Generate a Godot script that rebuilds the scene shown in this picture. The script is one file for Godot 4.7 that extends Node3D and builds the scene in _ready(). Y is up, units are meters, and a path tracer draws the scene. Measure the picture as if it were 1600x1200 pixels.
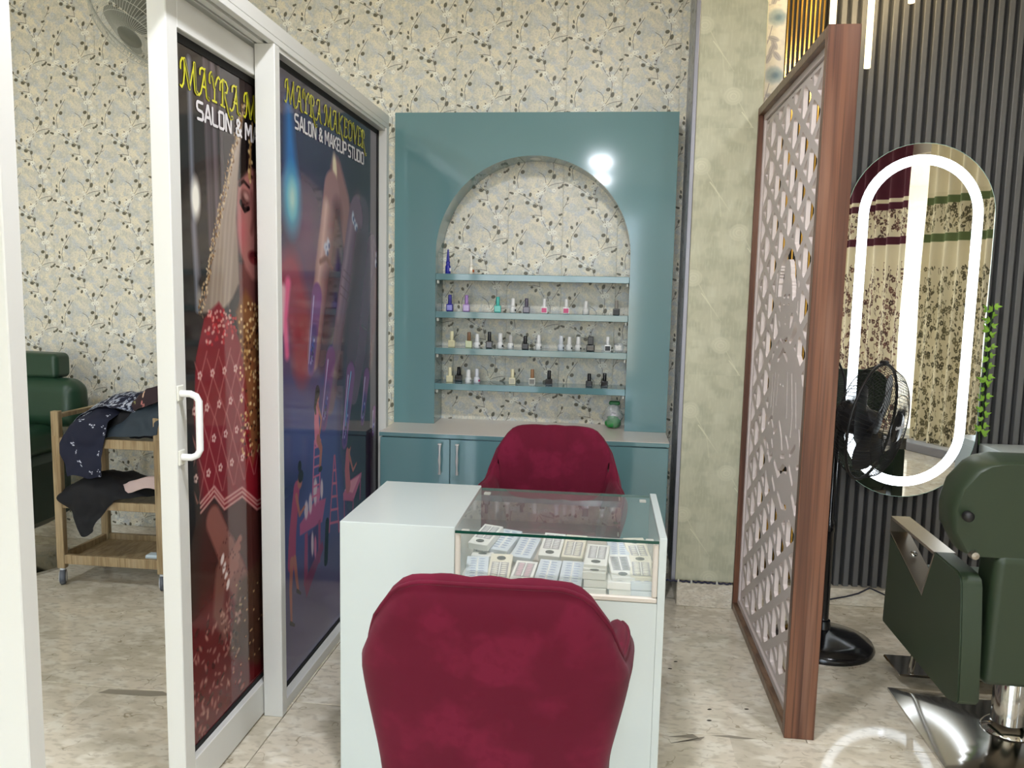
extends Node3D

# ---------------------------------------------------------------- scene
func _ready() -> void:
	var cam := Camera3D.new()
	cam.name = "camera"
	cam.transform = Transform3D(Basis(Vector3(0.993237, 0.020902, -0.114204), Vector3(-0.033687, 0.993228, -0.111192), Vector3(0.111107, 0.114287, 0.987215)), Vector3(0, 1.33, 0))
	cam.fov = 50.91669
	cam.near = 0.05
	cam.current = true
	add_child(cam)
	var we := WorldEnvironment.new()
	we.name = "environment"
	var e := Environment.new()
	e.background_mode = Environment.BG_SKY
	var sky := Sky.new()
	var sm := ProceduralSkyMaterial.new()
	sm.sky_top_color = rgb8(150, 180, 215)
	sm.sky_horizon_color = rgb8(226, 234, 240)
	sm.ground_bottom_color = rgb8(190, 180, 165)
	sm.ground_horizon_color = rgb8(235, 232, 226)
	sm.sun_angle_max = 0.0
	sky.sky_material = sm
	e.sky = sky
	e.background_energy_multiplier = 8.5
	e.tonemap_mode = Environment.TONE_MAPPER_LINEAR
	e.tonemap_exposure = 1.25
	e.sdfgi_enabled = true
	e.ssao_enabled = true
	e.ssil_enabled = true
	we.environment = e
	add_child(we)
	var sun := DirectionalLight3D.new()
	sun.name = "sun"
	sun.light_color = rgb8(255, 232, 200)
	sun.light_energy = 2.5
	sun.light_angular_distance = 0.6
	sun.shadow_enabled = true
	sun.sky_mode = DirectionalLight3D.SKY_MODE_LIGHT_ONLY
	add_child(sun)
	sun.look_at_from_position(Vector3(6.0, 4.6, -0.2), Vector3(2.6, 0.4, 0.4))
	make_materials()
	var warm := rgb8(244, 246, 255)
	var cool := rgb8(236, 244, 255)
	downlight(-0.25, -1.3, 3.0, warm, "unseen square ceiling light above the front burgundy chair, lighting desk and shelves")
	downlight(1.3, -1.3, 1.8, warm, "unseen square ceiling light above the styling chair side, lighting the right of the room")
	downlight(-2.6, -1.6, 1.6, cool, "unseen square ceiling light nearest the wall fan, lighting the inner room")
	downlight(-0.1, 2.4, 4.0, cool, "unseen square ceiling light well behind the photographer, lighting the front faces")
	downlight(-2.6, 1.2, 2.2, cool, "unseen square ceiling light farther back in the inner room")
	downlight(-0.1, 3.9, 3.5, cool, "unseen square ceiling light by the front wall")
	downlight(-2.6, 3.8, 2.6, cool, "unseen square ceiling light in the far front corner of the inner room")
	room()
	partition()
	cabinet()
	desk()
	screen()
	chair("burgundy velvet tub chair seen from behind, in front of the desk", Vector3(-0.177, 0, -1.335), 0.02)
	chair("burgundy velvet tub chair between desk and teal cabinet, facing the desk", Vector3(-0.165, 0, -2.87), PI)
	mirror()
	pendants()
	pedestal_fan()
	styling_chair()
	vanity()
	trolley()
	inner_chair()
	wall_fan()
	bottles()
	nail_boxes()
	clothes()
	ivy()
	cables()


# ---------------------------------------------------------------- mesh builder
class MB:
	var v := PackedVector3Array()
	var n := PackedVector3Array()
	var u := PackedVector2Array()
	var ix := PackedInt32Array()
	var t := Transform3D()
	var layer := 0  # lettering strokes that cross lie a hair apart

	func vert(p: Vector3, nn: Vector3, uv := Vector2.ZERO) -> int:
		v.append(t * p)
		n.append((t.basis * nn).normalized())
		u.append(uv)
		return v.size() - 1

	func tri(a: int, b: int, c: int) -> void:  # counter-clockwise seen from outside
		if t.basis.determinant() < 0.0:
			ix.append_array([a, b, c])
		else:
			ix.append_array([a, c, b])

	func face(p: Array, hint: Vector3, smooth: Array = []) -> void:  # flat convex face turned towards hint
		var nn: Vector3 = (p[1] - p[0]).cross(p[2] - p[0])
		if nn.length() < 1e-12 and p.size() > 3:
			nn = (p[2] - p[0]).cross(p[3] - p[0])
		nn = nn.normalized()
		var rev := nn.dot(hint) < 0.0
		if rev:
			nn = -nn
		var a := nn.abs()
		var first := v.size()
		for k in p.size():
			var q: Vector3 = p[k]
			var uv := Vector2(q.x, -q.y)
			if a.x >= a.y and a.x >= a.z:
				uv = Vector2(-q.z, -q.y)
			elif a.y >= a.x and a.y >= a.z:
				uv = Vector2(q.x, q.z)
			vert(q, smooth[k] if smooth.size() else nn, uv)
		for k in range(1, p.size() - 1):
			if rev:
				tri(first, first + k + 1, first + k)
			else:
				tri(first, first + k, first + k + 1)

	func quad_uv(p: Array, uv: Array, hint: Vector3) -> void:
		var first := v.size()
		face(p, hint)
		for k in 4:
			u[first + k] = uv[k]

	func box(c: Vector3, s: Vector3, b := 0.0) -> void:
		var h := s * 0.5
		b = minf(b, minf(h.x, minf(h.y, h.z)) * 0.95)
		for ax in 3:
			var o1 := (ax + 1) % 3
			var o2 := (ax + 2) % 3
			for sg in [-1.0, 1.0]:
				var pts := []
				for q in [[-1, -1], [1, -1], [1, 1], [-1, 1]]:
					var p := Vector3()
					p[ax] = sg * h[ax]
					p[o1] = q[0] * (h[o1] - b)
					p[o2] = q[1] * (h[o2] - b)
					pts.append(c + p)
				var hint := Vector3()
				hint[ax] = sg
				face(pts, hint)
				if b > 0.0:
					for sg2 in [-1.0, 1.0]:  # chamfer between ax and o1
						var e := []
						for w in [-1.0, 1.0]:
							var p := Vector3()
							p[ax] = sg * h[ax]
							p[o1] = sg2 * (h[o1] - b)
							p[o2] = w * (h[o2] - b)
							e.append(c + p)
						for w in [1.0, -1.0]:
							var p := Vector3()
							p[ax] = sg * (h[ax] - b)
							p[o1] = sg2 * h[o1]
							p[o2] = w * (h[o2] - b)
							e.append(c + p)
						var hn := Vector3()
						hn[ax] = sg
						hn[o1] = sg2
						face(e, hn)
		if b > 0.0:
			for x in [-1.0, 1.0]:
				for y in [-1.0, 1.0]:
					for z in [-1.0, 1.0]:
						var sg := Vector3(x, y, z)
						var i := h - Vector3(b, b, b)
						face([c + sg * Vector3(h.x, i.y, i.z), c + sg * Vector3(i.x, h.y, i.z), c + sg * Vector3(i.x, i.y, h.z)], sg)

	func b2(lo: Vector3, hi: Vector3, b := 0.0) -> void:
		box((lo + hi) * 0.5, (hi - lo).abs(), b)

	func rbox(c: Vector3, s: Vector3, r: float, bulge := 0.0) -> void:  # rounded, slightly pillowed cushion
		var h := s * 0.5
		r = minf(r, minf(h.x, minf(h.y, h.z)))
		for ax in 3:
			var o1 := (ax + 1) % 3
			var o2 := (ax + 2) % 3
			var l1 := steps(h[o1], r)
			var l2 := steps(h[o2], r)
			for sg in [-1.0, 1.0]:
				var first := v.size()
				for a in l1:
					for b in l2:
						var q := Vector3()
						q[ax] = sg * h[ax]
						q[o1] = a
						q[o2] = b
						var inner := q.clamp(-(h - Vector3(r, r, r)), h - Vector3(r, r, r))
						var d := (q - inner).normalized()
						var puff: float = bulge * (1.0 - pow(absf(a) / h[o1], 2.0)) * (1.0 - pow(absf(b) / h[o2], 2.0))
						var off := Vector3()
						off[ax] = sg * puff
						vert(c + inner + d * r + off, d, Vector2(a, b))
				var m := l2.size()
				for i in l1.size() - 1:
					for j in m - 1:
						var k := first + i * m + j
						if sg > 0:
							tri(k, k + m, k + m + 1)
							tri(k, k + m + 1, k + 1)
						else:
							tri(k, k + m + 1, k + m)
							tri(k, k + 1, k + m + 1)

	func steps(h: float, r: float) -> Array:
		var a := [-h, -h + 0.12 * r, -h + 0.4 * r, -h + 0.7 * r, -h + r]
		if h - r > 0.01:
			a.append_array([-(h - r) * 0.33, (h - r) * 0.33])
		a.append_array([h - r + 1e-5, h - 0.7 * r, h - 0.4 * r, h - 0.12 * r, h])
		return a

	func prism(poly: PackedVector2Array, z0: float, z1: float, smooth := false) -> void:
		var cw := Geometry2D.is_polygon_clockwise(poly)
		var idx := Geometry2D.triangulate_polygon(poly)
		for k in range(0, idx.size(), 3):
			for z in [z0, z1]:
				var p := []
				for j in 3:
					p.append(Vector3(poly[idx[k + j]].x, poly[idx[k + j]].y, z))
				face(p, Vector3(0, 0, 1 if z == maxf(z0, z1) else -1))
		var m := poly.size()
		# in a y-up plane Godot's «clockwise» (y down) is counter-clockwise
		var sgn := 1.0
		var area := 0.0
		for k in m:
			area += poly[k].cross(poly[(k + 1) % m])
		if area < 0:
			sgn = -1.0
		for k in m:
			var a := poly[k]
			var b := poly[(k + 1) % m]
			var e := b - a
			if e.length() < 1e-9:
				continue
			var out := Vector3(e.y, -e.x, 0) * sgn
			var sm := []
			if smooth:
				var pe := (a - poly[(k + m - 1) % m]).normalized()
				var ne := (poly[(k + 2) % m] - b).normalized()
				var en := e.normalized()
				var na := (pe + en) if pe.dot(en) > 0.6 else en
				var nb := (ne + en) if ne.dot(en) > 0.6 else en
				var va := (Vector3(na.y, -na.x, 0) * sgn).normalized()
				var vb := (Vector3(nb.y, -nb.x, 0) * sgn).normalized()
				sm = [va, vb, vb, va]
			face([Vector3(a.x, a.y, z0), Vector3(b.x, b.y, z0), Vector3(b.x, b.y, z1), Vector3(a.x, a.y, z1)], out, sm)

	func ring_prism(outer: PackedVector2Array, inner: PackedVector2Array, z0: float, z1: float) -> void:  # same number of points
		var m := outer.size()
		for k in m:
			var j := (k + 1) % m
			for z in [z0, z1]:
				var hint := Vector3(0, 0, 1 if z == maxf(z0, z1) else -1)
				face([Vector3(outer[k].x, outer[k].y, z), Vector3(outer[j].x, outer[j].y, z), Vector3(inner[j].x, inner[j].y, z), Vector3(inner[k].x, inner[k].y, z)], hint)
			var mid := (outer[k] + outer[j] - inner[k] - inner[j]) * 0.5
			face([Vector3(outer[k].x, outer[k].y, z0), Vector3(outer[j].x, outer[j].y, z0), Vector3(outer[j].x, outer[j].y, z1), Vector3(outer[k].x, outer[k].y, z1)], Vector3(mid.x, mid.y, 0))
			face([Vector3(inner[k].x, inner[k].y, z0), Vector3(inner[j].x, inner[j].y, z0), Vector3(inner[j].x, inner[j].y, z1), Vector3(inner[k].x, inner[k].y, z1)], Vector3(-mid.x, -mid.y, 0))

	func lathe(prof: Array, seg := 24, sharp := false) -> void:  # prof: Vector2(r, y) from bottom to top
		var m := prof.size()
		for k in m - 1:
			var a: Vector2 = prof[k]
			var b: Vector2 = prof[k + 1]
			if a.distance_to(b) < 1e-7:
				continue
			var e := (b - a).normalized()
			var na := e
			var nb := e
			if not sharp:
				if k > 0 and (prof[k] - prof[k - 1]).normalized().dot(e) > 0.5:
					na = (prof[k] - prof[k - 1]).normalized() + e
				if k < m - 2 and (prof[k + 2] - prof[k + 1]).normalized().dot(e) > 0.5:
					nb = (prof[k + 2] - prof[k + 1]).normalized() + e
			var first := v.size()
			for i in seg + 1:
				var c := cos(TAU * i / seg)
				var s := sin(TAU * i / seg)
				vert(Vector3(a.x * c, a.y, a.x * s), Vector3(na.y * c, -na.x, na.y * s), Vector2(float(i) / seg, a.y))
				vert(Vector3(b.x * c, b.y, b.x * s), Vector3(nb.y * c, -nb.x, nb.y * s), Vector2(float(i) / seg, b.y))
			for i in seg:
				var q := first + i * 2
				tri(q, q + 1, q + 3)
				tri(q, q + 3, q + 2)

	func tube(pts: Array, rad, seg := 8, closed := false) -> void:
		var m := pts.size()
		var rings := []
		var side := Vector3()
		for k in m:
			var a: Vector3 = pts[(k - 1 + m) % m] if closed or k > 0 else pts[k]
			var b: Vector3 = pts[(k + 1) % m] if closed or k < m - 1 else pts[k]
			var d := (b - a).normalized()
			if side == Vector3():
				side = d.cross(Vector3.UP if absf(d.y) < 0.9 else Vector3.RIGHT).normalized()
			side = (side - d * side.dot(d)).normalized()
			var up := side.cross(d)
			var r: float = rad if not rad is Array else rad[k]
			var first := v.size()
			for i in seg:
				var w := side * cos(TAU * i / seg) + up * sin(TAU * i / seg)
				vert(pts[k] + w * r, w, Vector2(float(i) / seg, k))
			rings.append(first)
		var last := m if closed else m - 1
		for k in last:
			var a: int = rings[k]
			var b: int = rings[(k + 1) % m]
			for i in seg:
				var j := (i + 1) % seg
				tri(a + i, b + j, a + j)
				tri(a + i, b + i, b + j)
		if not closed:
			for k in [0, m - 1]:
				var d: Vector3 = (pts[0] - pts[1]) if k == 0 else (pts[m - 1] - pts[m - 2])
				var c := vert(pts[k], d)
				for i in seg:
					var j := (i + 1) % seg
					if k == 0:
						tri(c, rings[k] + i, rings[k] + j)
					else:
						tri(c, rings[k] + j, rings[k] + i)

	func grid(rows: Array, close_cols := false, flip := false, uvs := Vector2.ONE) -> void:  # smooth sheet; each row a PackedVector3Array
		var m := rows.size()
		var w: int = rows[0].size()
		var first := v.size()
		for i in m:
			for j in w:
				var a: Vector3 = rows[maxi(i - 1, 0)][j]
				var b: Vector3 = rows[mini(i + 1, m - 1)][j]
				var c: Vector3 = rows[i][(j - 1 + w) % w if close_cols else maxi(j - 1, 0)]
				var d: Vector3 = rows[i][(j + 1) % w if close_cols else mini(j + 1, w - 1)]
				var nn := (b - a).cross(d - c)
				if flip:
					nn = -nn
				if nn.length() < 1e-12:
					nn = Vector3.UP
				vert(rows[i][j], nn.normalized(), Vector2(float(j) / (w - 1), float(i) / (m - 1)) * uvs)
		for i in m - 1:
			for j in (w if close_cols else w - 1):
				var jj := (j + 1) % w
				var p := first + i * w + j
				var q := first + i * w + jj
				var r := p + w
				var s := q + w
				if flip:
					tri(p, q, s)
					tri(p, s, r)
				else:
					tri(p, s, q)
					tri(p, r, s)

	func sheet(rows: Array, th: float, uvs := Vector2.ONE) -> void:  # a sheet with thickness: two sides and the rim
		var m := rows.size()
		var w: int = rows[0].size()
		var under := []
		for i in m:
			var r := PackedVector3Array()
			for j in w:
				var nn: Vector3 = (rows[mini(i + 1, m - 1)][j] - rows[maxi(i - 1, 0)][j]).cross(rows[i][mini(j + 1, w - 1)] - rows[i][maxi(j - 1, 0)])
				r.append(rows[i][j] - nn.normalized() * th)
			under.append(r)
		grid(rows, false, false, uvs)
		grid(under, false, true, uvs)
		grid([rows[0], under[0]], false, true)
		grid([rows[m - 1], under[m - 1]], false, false)
		var l := [PackedVector3Array(), PackedVector3Array()]
		var r2 := [PackedVector3Array(), PackedVector3Array()]
		for i in m:
			l[0].append(rows[i][0])
			l[1].append(under[i][0])
			r2[0].append(rows[i][w - 1])
			r2[1].append(under[i][w - 1])
		grid(l, false, false)
		grid(r2, false, true)

	func ball(c: Vector3, r: Vector3, nu := 14, nv := 8) -> void:
		var rows := []
		for i in nv + 1:
			var a := PI * i / nv
			var row := PackedVector3Array()
			for j in nu + 1:
				var b := TAU * j / nu
				row.append(c + r * Vector3(sin(a) * cos(b), cos(a), sin(a) * sin(b)))
			rows.append(row)
		var first := v.size()
		for i in nv + 1:
			for j in nu + 1:
				vert(rows[i][j], ((rows[i][j] - c) / (r * r)).normalized(), Vector2(float(j) / nu, float(i) / nv))
		for i in nv:
			for j in nu:
				var k := first + i * (nu + 1) + j
				tri(k, k + 1, k + nu + 2)
				tri(k, k + nu + 2, k + nu + 1)

	func ribbon(pts: Array, w: float, z: float, hs: float, vs: float, at: Vector2, ax := 1.0) -> void:  # flat pen stroke in the xy plane facing +z
		var m := pts.size()
		var z0 := z
		for k in m - 1:
			layer = (layer + 1) % 40
			z = z0 + layer * 0.00004
			var a := Vector2(pts[k][0] * hs, pts[k][1] * vs) + at
			var b := Vector2(pts[k + 1][0] * hs, pts[k + 1][1] * vs) + at
			var d := (b - a).normalized()
			var s := Vector2(-d.y * ax, d.x) * w * 0.5
			face([Vector3(a.x + s.x, a.y + s.y, z), Vector3(b.x + s.x, b.y + s.y, z), Vector3(b.x - s.x, b.y - s.y, z), Vector3(a.x - s.x, a.y - s.y, z)], Vector3(0, 0, 1))
		for k in m:
			layer = (layer + 1) % 40
			z = z0 + layer * 0.00004
			var c := Vector3(pts[k][0] * hs + at.x, pts[k][1] * vs + at.y, z)
			var p := []
			for i in 8:
				p.append(c + Vector3(cos(TAU * i / 8) * ax, sin(TAU * i / 8), 0) * w * 0.5)
			face(p, Vector3(0, 0, 1))

	func mesh() -> ArrayMesh:
		var a := []
		a.resize(Mesh.ARRAY_MAX)
		a[Mesh.ARRAY_VERTEX] = v
		a[Mesh.ARRAY_NORMAL] = n
		a[Mesh.ARRAY_TEX_UV] = u
		a[Mesh.ARRAY_INDEX] = ix
		var m := ArrayMesh.new()
		m.add_surface_from_arrays(Mesh.PRIMITIVE_TRIANGLES, a)
		return m

# ---------------------------------------------------------------- a small paint box for prints and patterns
class Paint:
	var w: int
	var h: int
	var d := PackedFloat32Array()

	func _init(W: int, H: int, c: Color) -> void:
		w = W
		h = H
		d.resize(W * H * 3)
		for i in W * H:
			d[i * 3] = c.r
			d[i * 3 + 1] = c.g
			d[i * 3 + 2] = c.b

	func px(x: int, y: int, c: Color, a: float) -> void:
		var i := (y * w + x) * 3
		d[i] += (c.r - d[i]) * a
		d[i + 1] += (c.g - d[i + 1]) * a
		d[i + 2] += (c.b - d[i + 2]) * a

	func ell(cx: float, cy: float, rx: float, ry: float, c: Color, a := 1.0, soft := 0.15, rot := 0.0) -> void:
		var m := maxf(rx, ry) * (1.0 + soft)
		var co := cos(rot)
		var si := sin(rot)
		for y in range(maxi(0, int(cy - m)), mini(h, int(cy + m) + 2)):
			for x in range(maxi(0, int(cx - m)), mini(w, int(cx + m) + 2)):
				var dx := x - cx
				var dy := y - cy
				var q := sqrt(pow((dx * co + dy * si) / rx, 2.0) + pow((dy * co - dx * si) / ry, 2.0))
				var k := clampf((1.0 + soft - q) / (2.0 * soft), 0.0, 1.0)
				if k > 0.0:
					px(x, y, c, a * k)

	func stroke(pts: Array, r0: float, r1: float, c: Color, a := 1.0, soft := 0.7) -> void:  # tapering soft line; soft in pixels
		var lo := Vector2(1e9, 1e9)
		var hi := Vector2(-1e9, -1e9)
		for p in pts:
			lo = lo.min(p)
			hi = hi.max(p)
		var pad := maxf(r0, r1) + soft + 1.0
		var m := pts.size()
		for y in range(maxi(0, int(lo.y - pad)), mini(h, int(hi.y + pad) + 1)):
			for x in range(maxi(0, int(lo.x - pad)), mini(w, int(hi.x + pad) + 1)):
				var best := 1e9
				for k in m - 1:
					var A: Vector2 = pts[k]
					var B: Vector2 = pts[k + 1]
					var e := B - A
					var f := clampf((Vector2(x, y) - A).dot(e) / maxf(e.length_squared(), 1e-6), 0.0, 1.0)
					var q := Vector2(x, y).distance_to(A + e * f) - lerpf(r0, r1, (k + f) / (m - 1))
					if q < best:
						best = q
				if best < soft:
					px(x, y, c, a * clampf((soft - best) / (2.0 * soft), 0.0, 1.0))

	func poly(pts: Array, c: Color, a := 1.0, soft := 1.5) -> void:
		var pp := PackedVector2Array(pts)
		var lo := Vector2(1e9, 1e9)
		var hi := Vector2(-1e9, -1e9)
		for p in pts:
			lo = lo.min(p)
			hi = hi.max(p)
		var m := pts.size()
		for y in range(maxi(0, int(lo.y - soft)), mini(h, int(hi.y + soft) + 1)):
			for x in range(maxi(0, int(lo.x - soft)), mini(w, int(hi.x + soft) + 1)):
				var P := Vector2(x + 0.01, y + 0.013)
				var best := 1e9
				var ins := false
				for k in m:
					var A := pp[k]
					var B := pp[(k + 1) % m]
					var e := B - A
					var f := clampf((P - A).dot(e) / maxf(e.length_squared(), 1e-6), 0.0, 1.0)
					best = minf(best, P.distance_squared_to(A + e * f))
					if (A.y > P.y) != (B.y > P.y) and P.x < (B.x - A.x) * (P.y - A.y) / (B.y - A.y) + A.x:
						ins = not ins
				var q := sqrt(best) * (-1.0 if ins else 1.0)
				if q < soft:
					px(x, y, c, a * clampf((soft - q) / (2.0 * soft), 0.0, 1.0))

	func noise(fx: float, fy: float, sd: int, c: Color, a: float, lo := 0.0, hi := 0.5) -> void:
		var ns := FastNoiseLite.new()
		ns.seed = sd
		ns.frequency = 1.0
		ns.fractal_octaves = 3
		for y in h:
			for x in w:
				var k := clampf((ns.get_noise_2d(x * fx, y * fy) - lo) / (hi - lo), 0.0, 1.0)
				if k > 0.0:
					px(x, y, c, a * k)

	func tile_noise(sc: float, sd: int, c: Color, a: float, lo := 0.0, hi := 0.5) -> void:  # wraps top to bottom and side to side
		var ns := FastNoiseLite.new()
		ns.seed = sd
		ns.frequency = sc
		ns.fractal_octaves = 4
		var im := ns.get_seamless_image(w, h)
		for y in h:
			for x in w:
				var k := clampf((im.get_pixel(x, y).r - 0.5 - lo) / (hi - lo), 0.0, 1.0)
				if k > 0.0:
					px(x, y, c, a * k)

	func tex() -> ImageTexture:
		var b := PackedByteArray()
		b.resize(w * h * 3)
		for i in w * h * 3:
			b[i] = int(clampf(d[i], 0.0, 1.0) * 255.0 + 0.5)
		return ImageTexture.create_from_image(Image.create_from_data(w, h, false, Image.FORMAT_RGB8, b))

# ---------------------------------------------------------------- naming and tagging
var used := {}

func numbered(s: String) -> String:
	if not used.has(s):
		used[s] = 0
		return s
	used[s] += 1
	return "%s_%03d" % [s, used[s]]

func tag(o: Node3D, label: String, category: String, group := "") -> Node3D:
	o.set_meta("label", label)
	o.set_meta("category", category)
	if group:
		o.set_meta("group", group)
	return o

func thing(called: String, label: String, category: String, at := Vector3.ZERO, turn := 0.0, group := "") -> Node3D:
	var o := Node3D.new()
	o.name = numbered(called)
	add_child(o)
	o.position = at
	o.rotation.y = turn
	return tag(o, label, category, group)

func part(called: String, mb, m: Material, parent: Node3D) -> MeshInstance3D:
	var o := MeshInstance3D.new()
	o.name = called
	o.mesh = mb.mesh() if mb is MB else mb
	o.material_override = m
	parent.add_child(o, true)
	return o

func solo(called: String, mb, m: Material, label: String, category: String, group := "") -> MeshInstance3D:
	var o := part(numbered(called), mb, m, self)
	tag(o, label, category, group)
	return o

func struct(called: String, mb, m: Material, label := "") -> Node3D:
	var o: Node3D
	if mb == null:
		o = Node3D.new()
		o.name = called
		add_child(o)
	else:
		o = part(called, mb, m, self)
	o.set_meta("kind", "structure")
	if label:
		o.set_meta("label", label)
	return o

func rgb8(r: int, g: int, b: int) -> Color:
	return Color(r / 255.0, g / 255.0, b / 255.0)

func mat(c: Color, rough := 0.5, metal := 0.0, spec := 0.5) -> StandardMaterial3D:
	var m := StandardMaterial3D.new()
	m.albedo_color = c
	m.roughness = rough
	m.metallic = metal
	m.metallic_specular = spec
	return m

func texmat(t: Texture2D, rough := 0.5, scale := Vector3.ONE, tri := false) -> StandardMaterial3D:
	var m := mat(Color.WHITE, rough)
	m.albedo_texture = t
	m.uv1_scale = scale
	m.uv1_triplanar = tri
	return m

func glow(c: Color, e: float) -> StandardMaterial3D:
	var m := mat(Color(0.9, 0.9, 0.9), 0.4)
	m.emission_enabled = true
	m.emission = c
	m.emission_energy_multiplier = e
	return m

# ---------------------------------------------------------------- prints and patterns
func V(a: Array) -> Array:  # flat list of numbers -> points
	var o := []
	for k in range(0, a.size(), 2):
		o.append(Vector2(a[k], a[k + 1]))
	return o

func wall_tex() -> ImageTexture:  # one repeat of the blossom branch print: 0.2545 m by 0.326 m
	var W := 400
	var H := 512
	var p := Paint.new(W, H, rgb8(230, 224, 206))
	p.tile_noise(0.007, 3, rgb8(244, 235, 208), 0.8, -0.06, 0.18)
	p.tile_noise(0.009, 11, rgb8(196, 204, 210), 0.65, 0.0, 0.2)
	p.tile_noise(0.011, 23, rgb8(204, 204, 190), 0.6, 0.0, 0.2)
	p.tile_noise(0.03, 31, rgb8(240, 234, 216), 0.45, 0.0, 0.25)
	p.tile_noise(0.06, 37, rgb8(180, 180, 172), 0.4, 0.03, 0.25)
	var dark := rgb8(92, 88, 74)
	var leaf := rgb8(94, 90, 72)
	var f := func(x: float, y: float) -> Vector2: return Vector2((x - 555.0) / 455.0 * W, (y - 330.0) / 570.0 * H)
	var stems := [
		[640, 345, 690, 370, 740, 400, 780, 425, 815, 450, 828, 490, 835, 545, 850, 580, 880, 625, 905, 655, 925, 690, 922, 740, 915, 790, 890, 830, 865, 865, 845, 880],
		[865, 870, 900, 850, 950, 835, 1008, 828], [632, 870, 622, 810, 632, 755, 660, 710, 690, 665, 712, 632],
		[830, 525, 790, 518, 740, 520], [930, 640, 960, 600, 985, 560, 1000, 530], [862, 830, 855, 790, 835, 765, 800, 745],
		[815, 1020, 820, 955, 835, 920, 860, 885], [910, 650, 900, 610, 908, 590], [556, 528, 575, 500, 592, 460], [575, 500, 600, 488]]
	var leaves := [[712, 420, 17, 14, 0.2], [735, 355, 11, 17, 0.1], [775, 445, 18, 14, 0.4], [828, 460, 12, 17, 0.2], [686, 358, 8, 13, -0.7], [766, 532, 12, 10, 0], [800, 558, 11, 15, 0.4],
		[910, 583, 13, 20, 0.4], [990, 588, 13, 10, 0.3], [985, 515, 11, 9, 0], [998, 510, 8, 9, 0.4], [895, 740, 18, 14, -0.2], [930, 780, 14, 21, 0.3], [992, 860, 14, 9, -0.5], [972, 870, 11, 9, 0],
		[600, 790, 7, 14, -0.2], [598, 828, 11, 15, -0.2], [667, 745, 17, 15, -0.5], [631, 680, 11, 15, -0.5], [674, 650, 8, 15, 0.2], [582, 915, 14, 9, 0.2], [592, 452, 8, 15, 0.2], [568, 340, 10, 7, 0], [1003, 846, 8, 8, 0]]
	var flowers := [[640, 325, 17], [612, 348, 15], [664, 318, 13], [905, 660, 18], [945, 655, 17], [925, 636, 12], [832, 548, 19], [978, 800, 14], [960, 705, 12], [750, 412, 14], [800, 352, 13], [832, 338, 14], [792, 927, 15], [868, 860, 11],
		[815, 915, 11], [850, 840, 9], [930, 320, 15], [640, 780, 9], [690, 400, 9], [880, 612, 9], [985, 545, 6], [600, 865, 12], [640, 720, 8]]
	for wrap in [-570.0, 0.0, 570.0]:
		for s in stems:
			var pts := []
			for k in range(0, s.size(), 2):
				pts.append(f.call(s[k], s[k + 1] + wrap))
			for k in pts.size() - 1:
				p.stroke([pts[k], pts[k + 1]], 1.7, 1.5, dark, 0.9, 0.8)
		for q in flowers:
			var c: Vector2 = f.call(q[0], q[1] + wrap)
			var r: float = q[2] * 0.88
			for k in 5:
				var a: float = TAU * k / 5.0 + q[0]
				p.ell(c.x + cos(a) * r * 0.6, c.y + sin(a) * r * 0.6, r * 0.56, r * 0.5, rgb8(248, 246, 232), 0.9, 0.35)
			p.ell(c.x + r * 0.1, c.y + r * 0.1, r * 0.17, r * 0.17, rgb8(84, 62, 50), 0.85, 0.5)
		for q in leaves:
			var c: Vector2 = f.call(q[0], q[1] + wrap)
			p.ell(c.x, c.y, q[2] * 0.88, q[3] * 0.9, leaf, 0.96, 0.18, q[4])
			p.stroke([c + Vector2(0, -q[3] * 0.7).rotated(q[4]), c + Vector2(0, q[3] * 0.7).rotated(q[4])], 0.8, 0.5, rgb8(136, 132, 112), 0.7, 0.6)
		for k in 9:
			var c: Vector2 = f.call(800 + 12 * sin(k * 2.1) + k, 940 - 40 + k * 14 + wrap)
			p.ell(c.x, c.y, 5, 5, rgb8(245, 242, 226) if k % 2 else rgb8(66, 58, 48), 0.8, 0.3)
	return p.tex()

func marble_tex() -> ImageTexture:
	var p := Paint.new(1024, 768, rgb8(222, 212, 192))
	p.noise(0.004, 0.006, 5, rgb8(200, 191, 170), 0.9, -0.1, 0.45)
	p.noise(0.012, 0.02, 8, rgb8(234, 228, 212), 0.7, 0.0, 0.4)
	p.noise(0.03, 0.06, 9, rgb8(182, 172, 152), 0.5, 0.05, 0.5)
	var ns := FastNoiseLite.new()
	ns.seed = 77
	ns.frequency = 0.006
	ns.fractal_octaves = 4
	var ns2 := FastNoiseLite.new()
	ns2.seed = 78
	ns2.frequency = 0.02
	for y in 768:
		for x in 1024:
			var a := absf(ns.get_noise_2d(x + y * 0.4, y * 1.3 - x * 0.25))
			if a < 0.02:
				var k := (1.0 - a / 0.02) * clampf(ns2.get_noise_2d(x, y) * 2.2 + 0.05, 0.0, 0.75)
				p.px(x, y, rgb8(138, 126, 102), k)
	return p.tex()

func wood_tex(c: Color, dk: Color, sd: int) -> ImageTexture:
	var p := Paint.new(256, 1024, c)
	p.noise(0.03, 0.0012, sd, dk, 0.9, -0.12, 0.4)
	p.noise(0.12, 0.003, sd + 1, dk.darkened(0.25), 0.5, 0.05, 0.5)
	p.noise(0.012, 0.002, sd + 2, c.lightened(0.15), 0.5, 0.0, 0.5)
	return p.tex()

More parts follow.
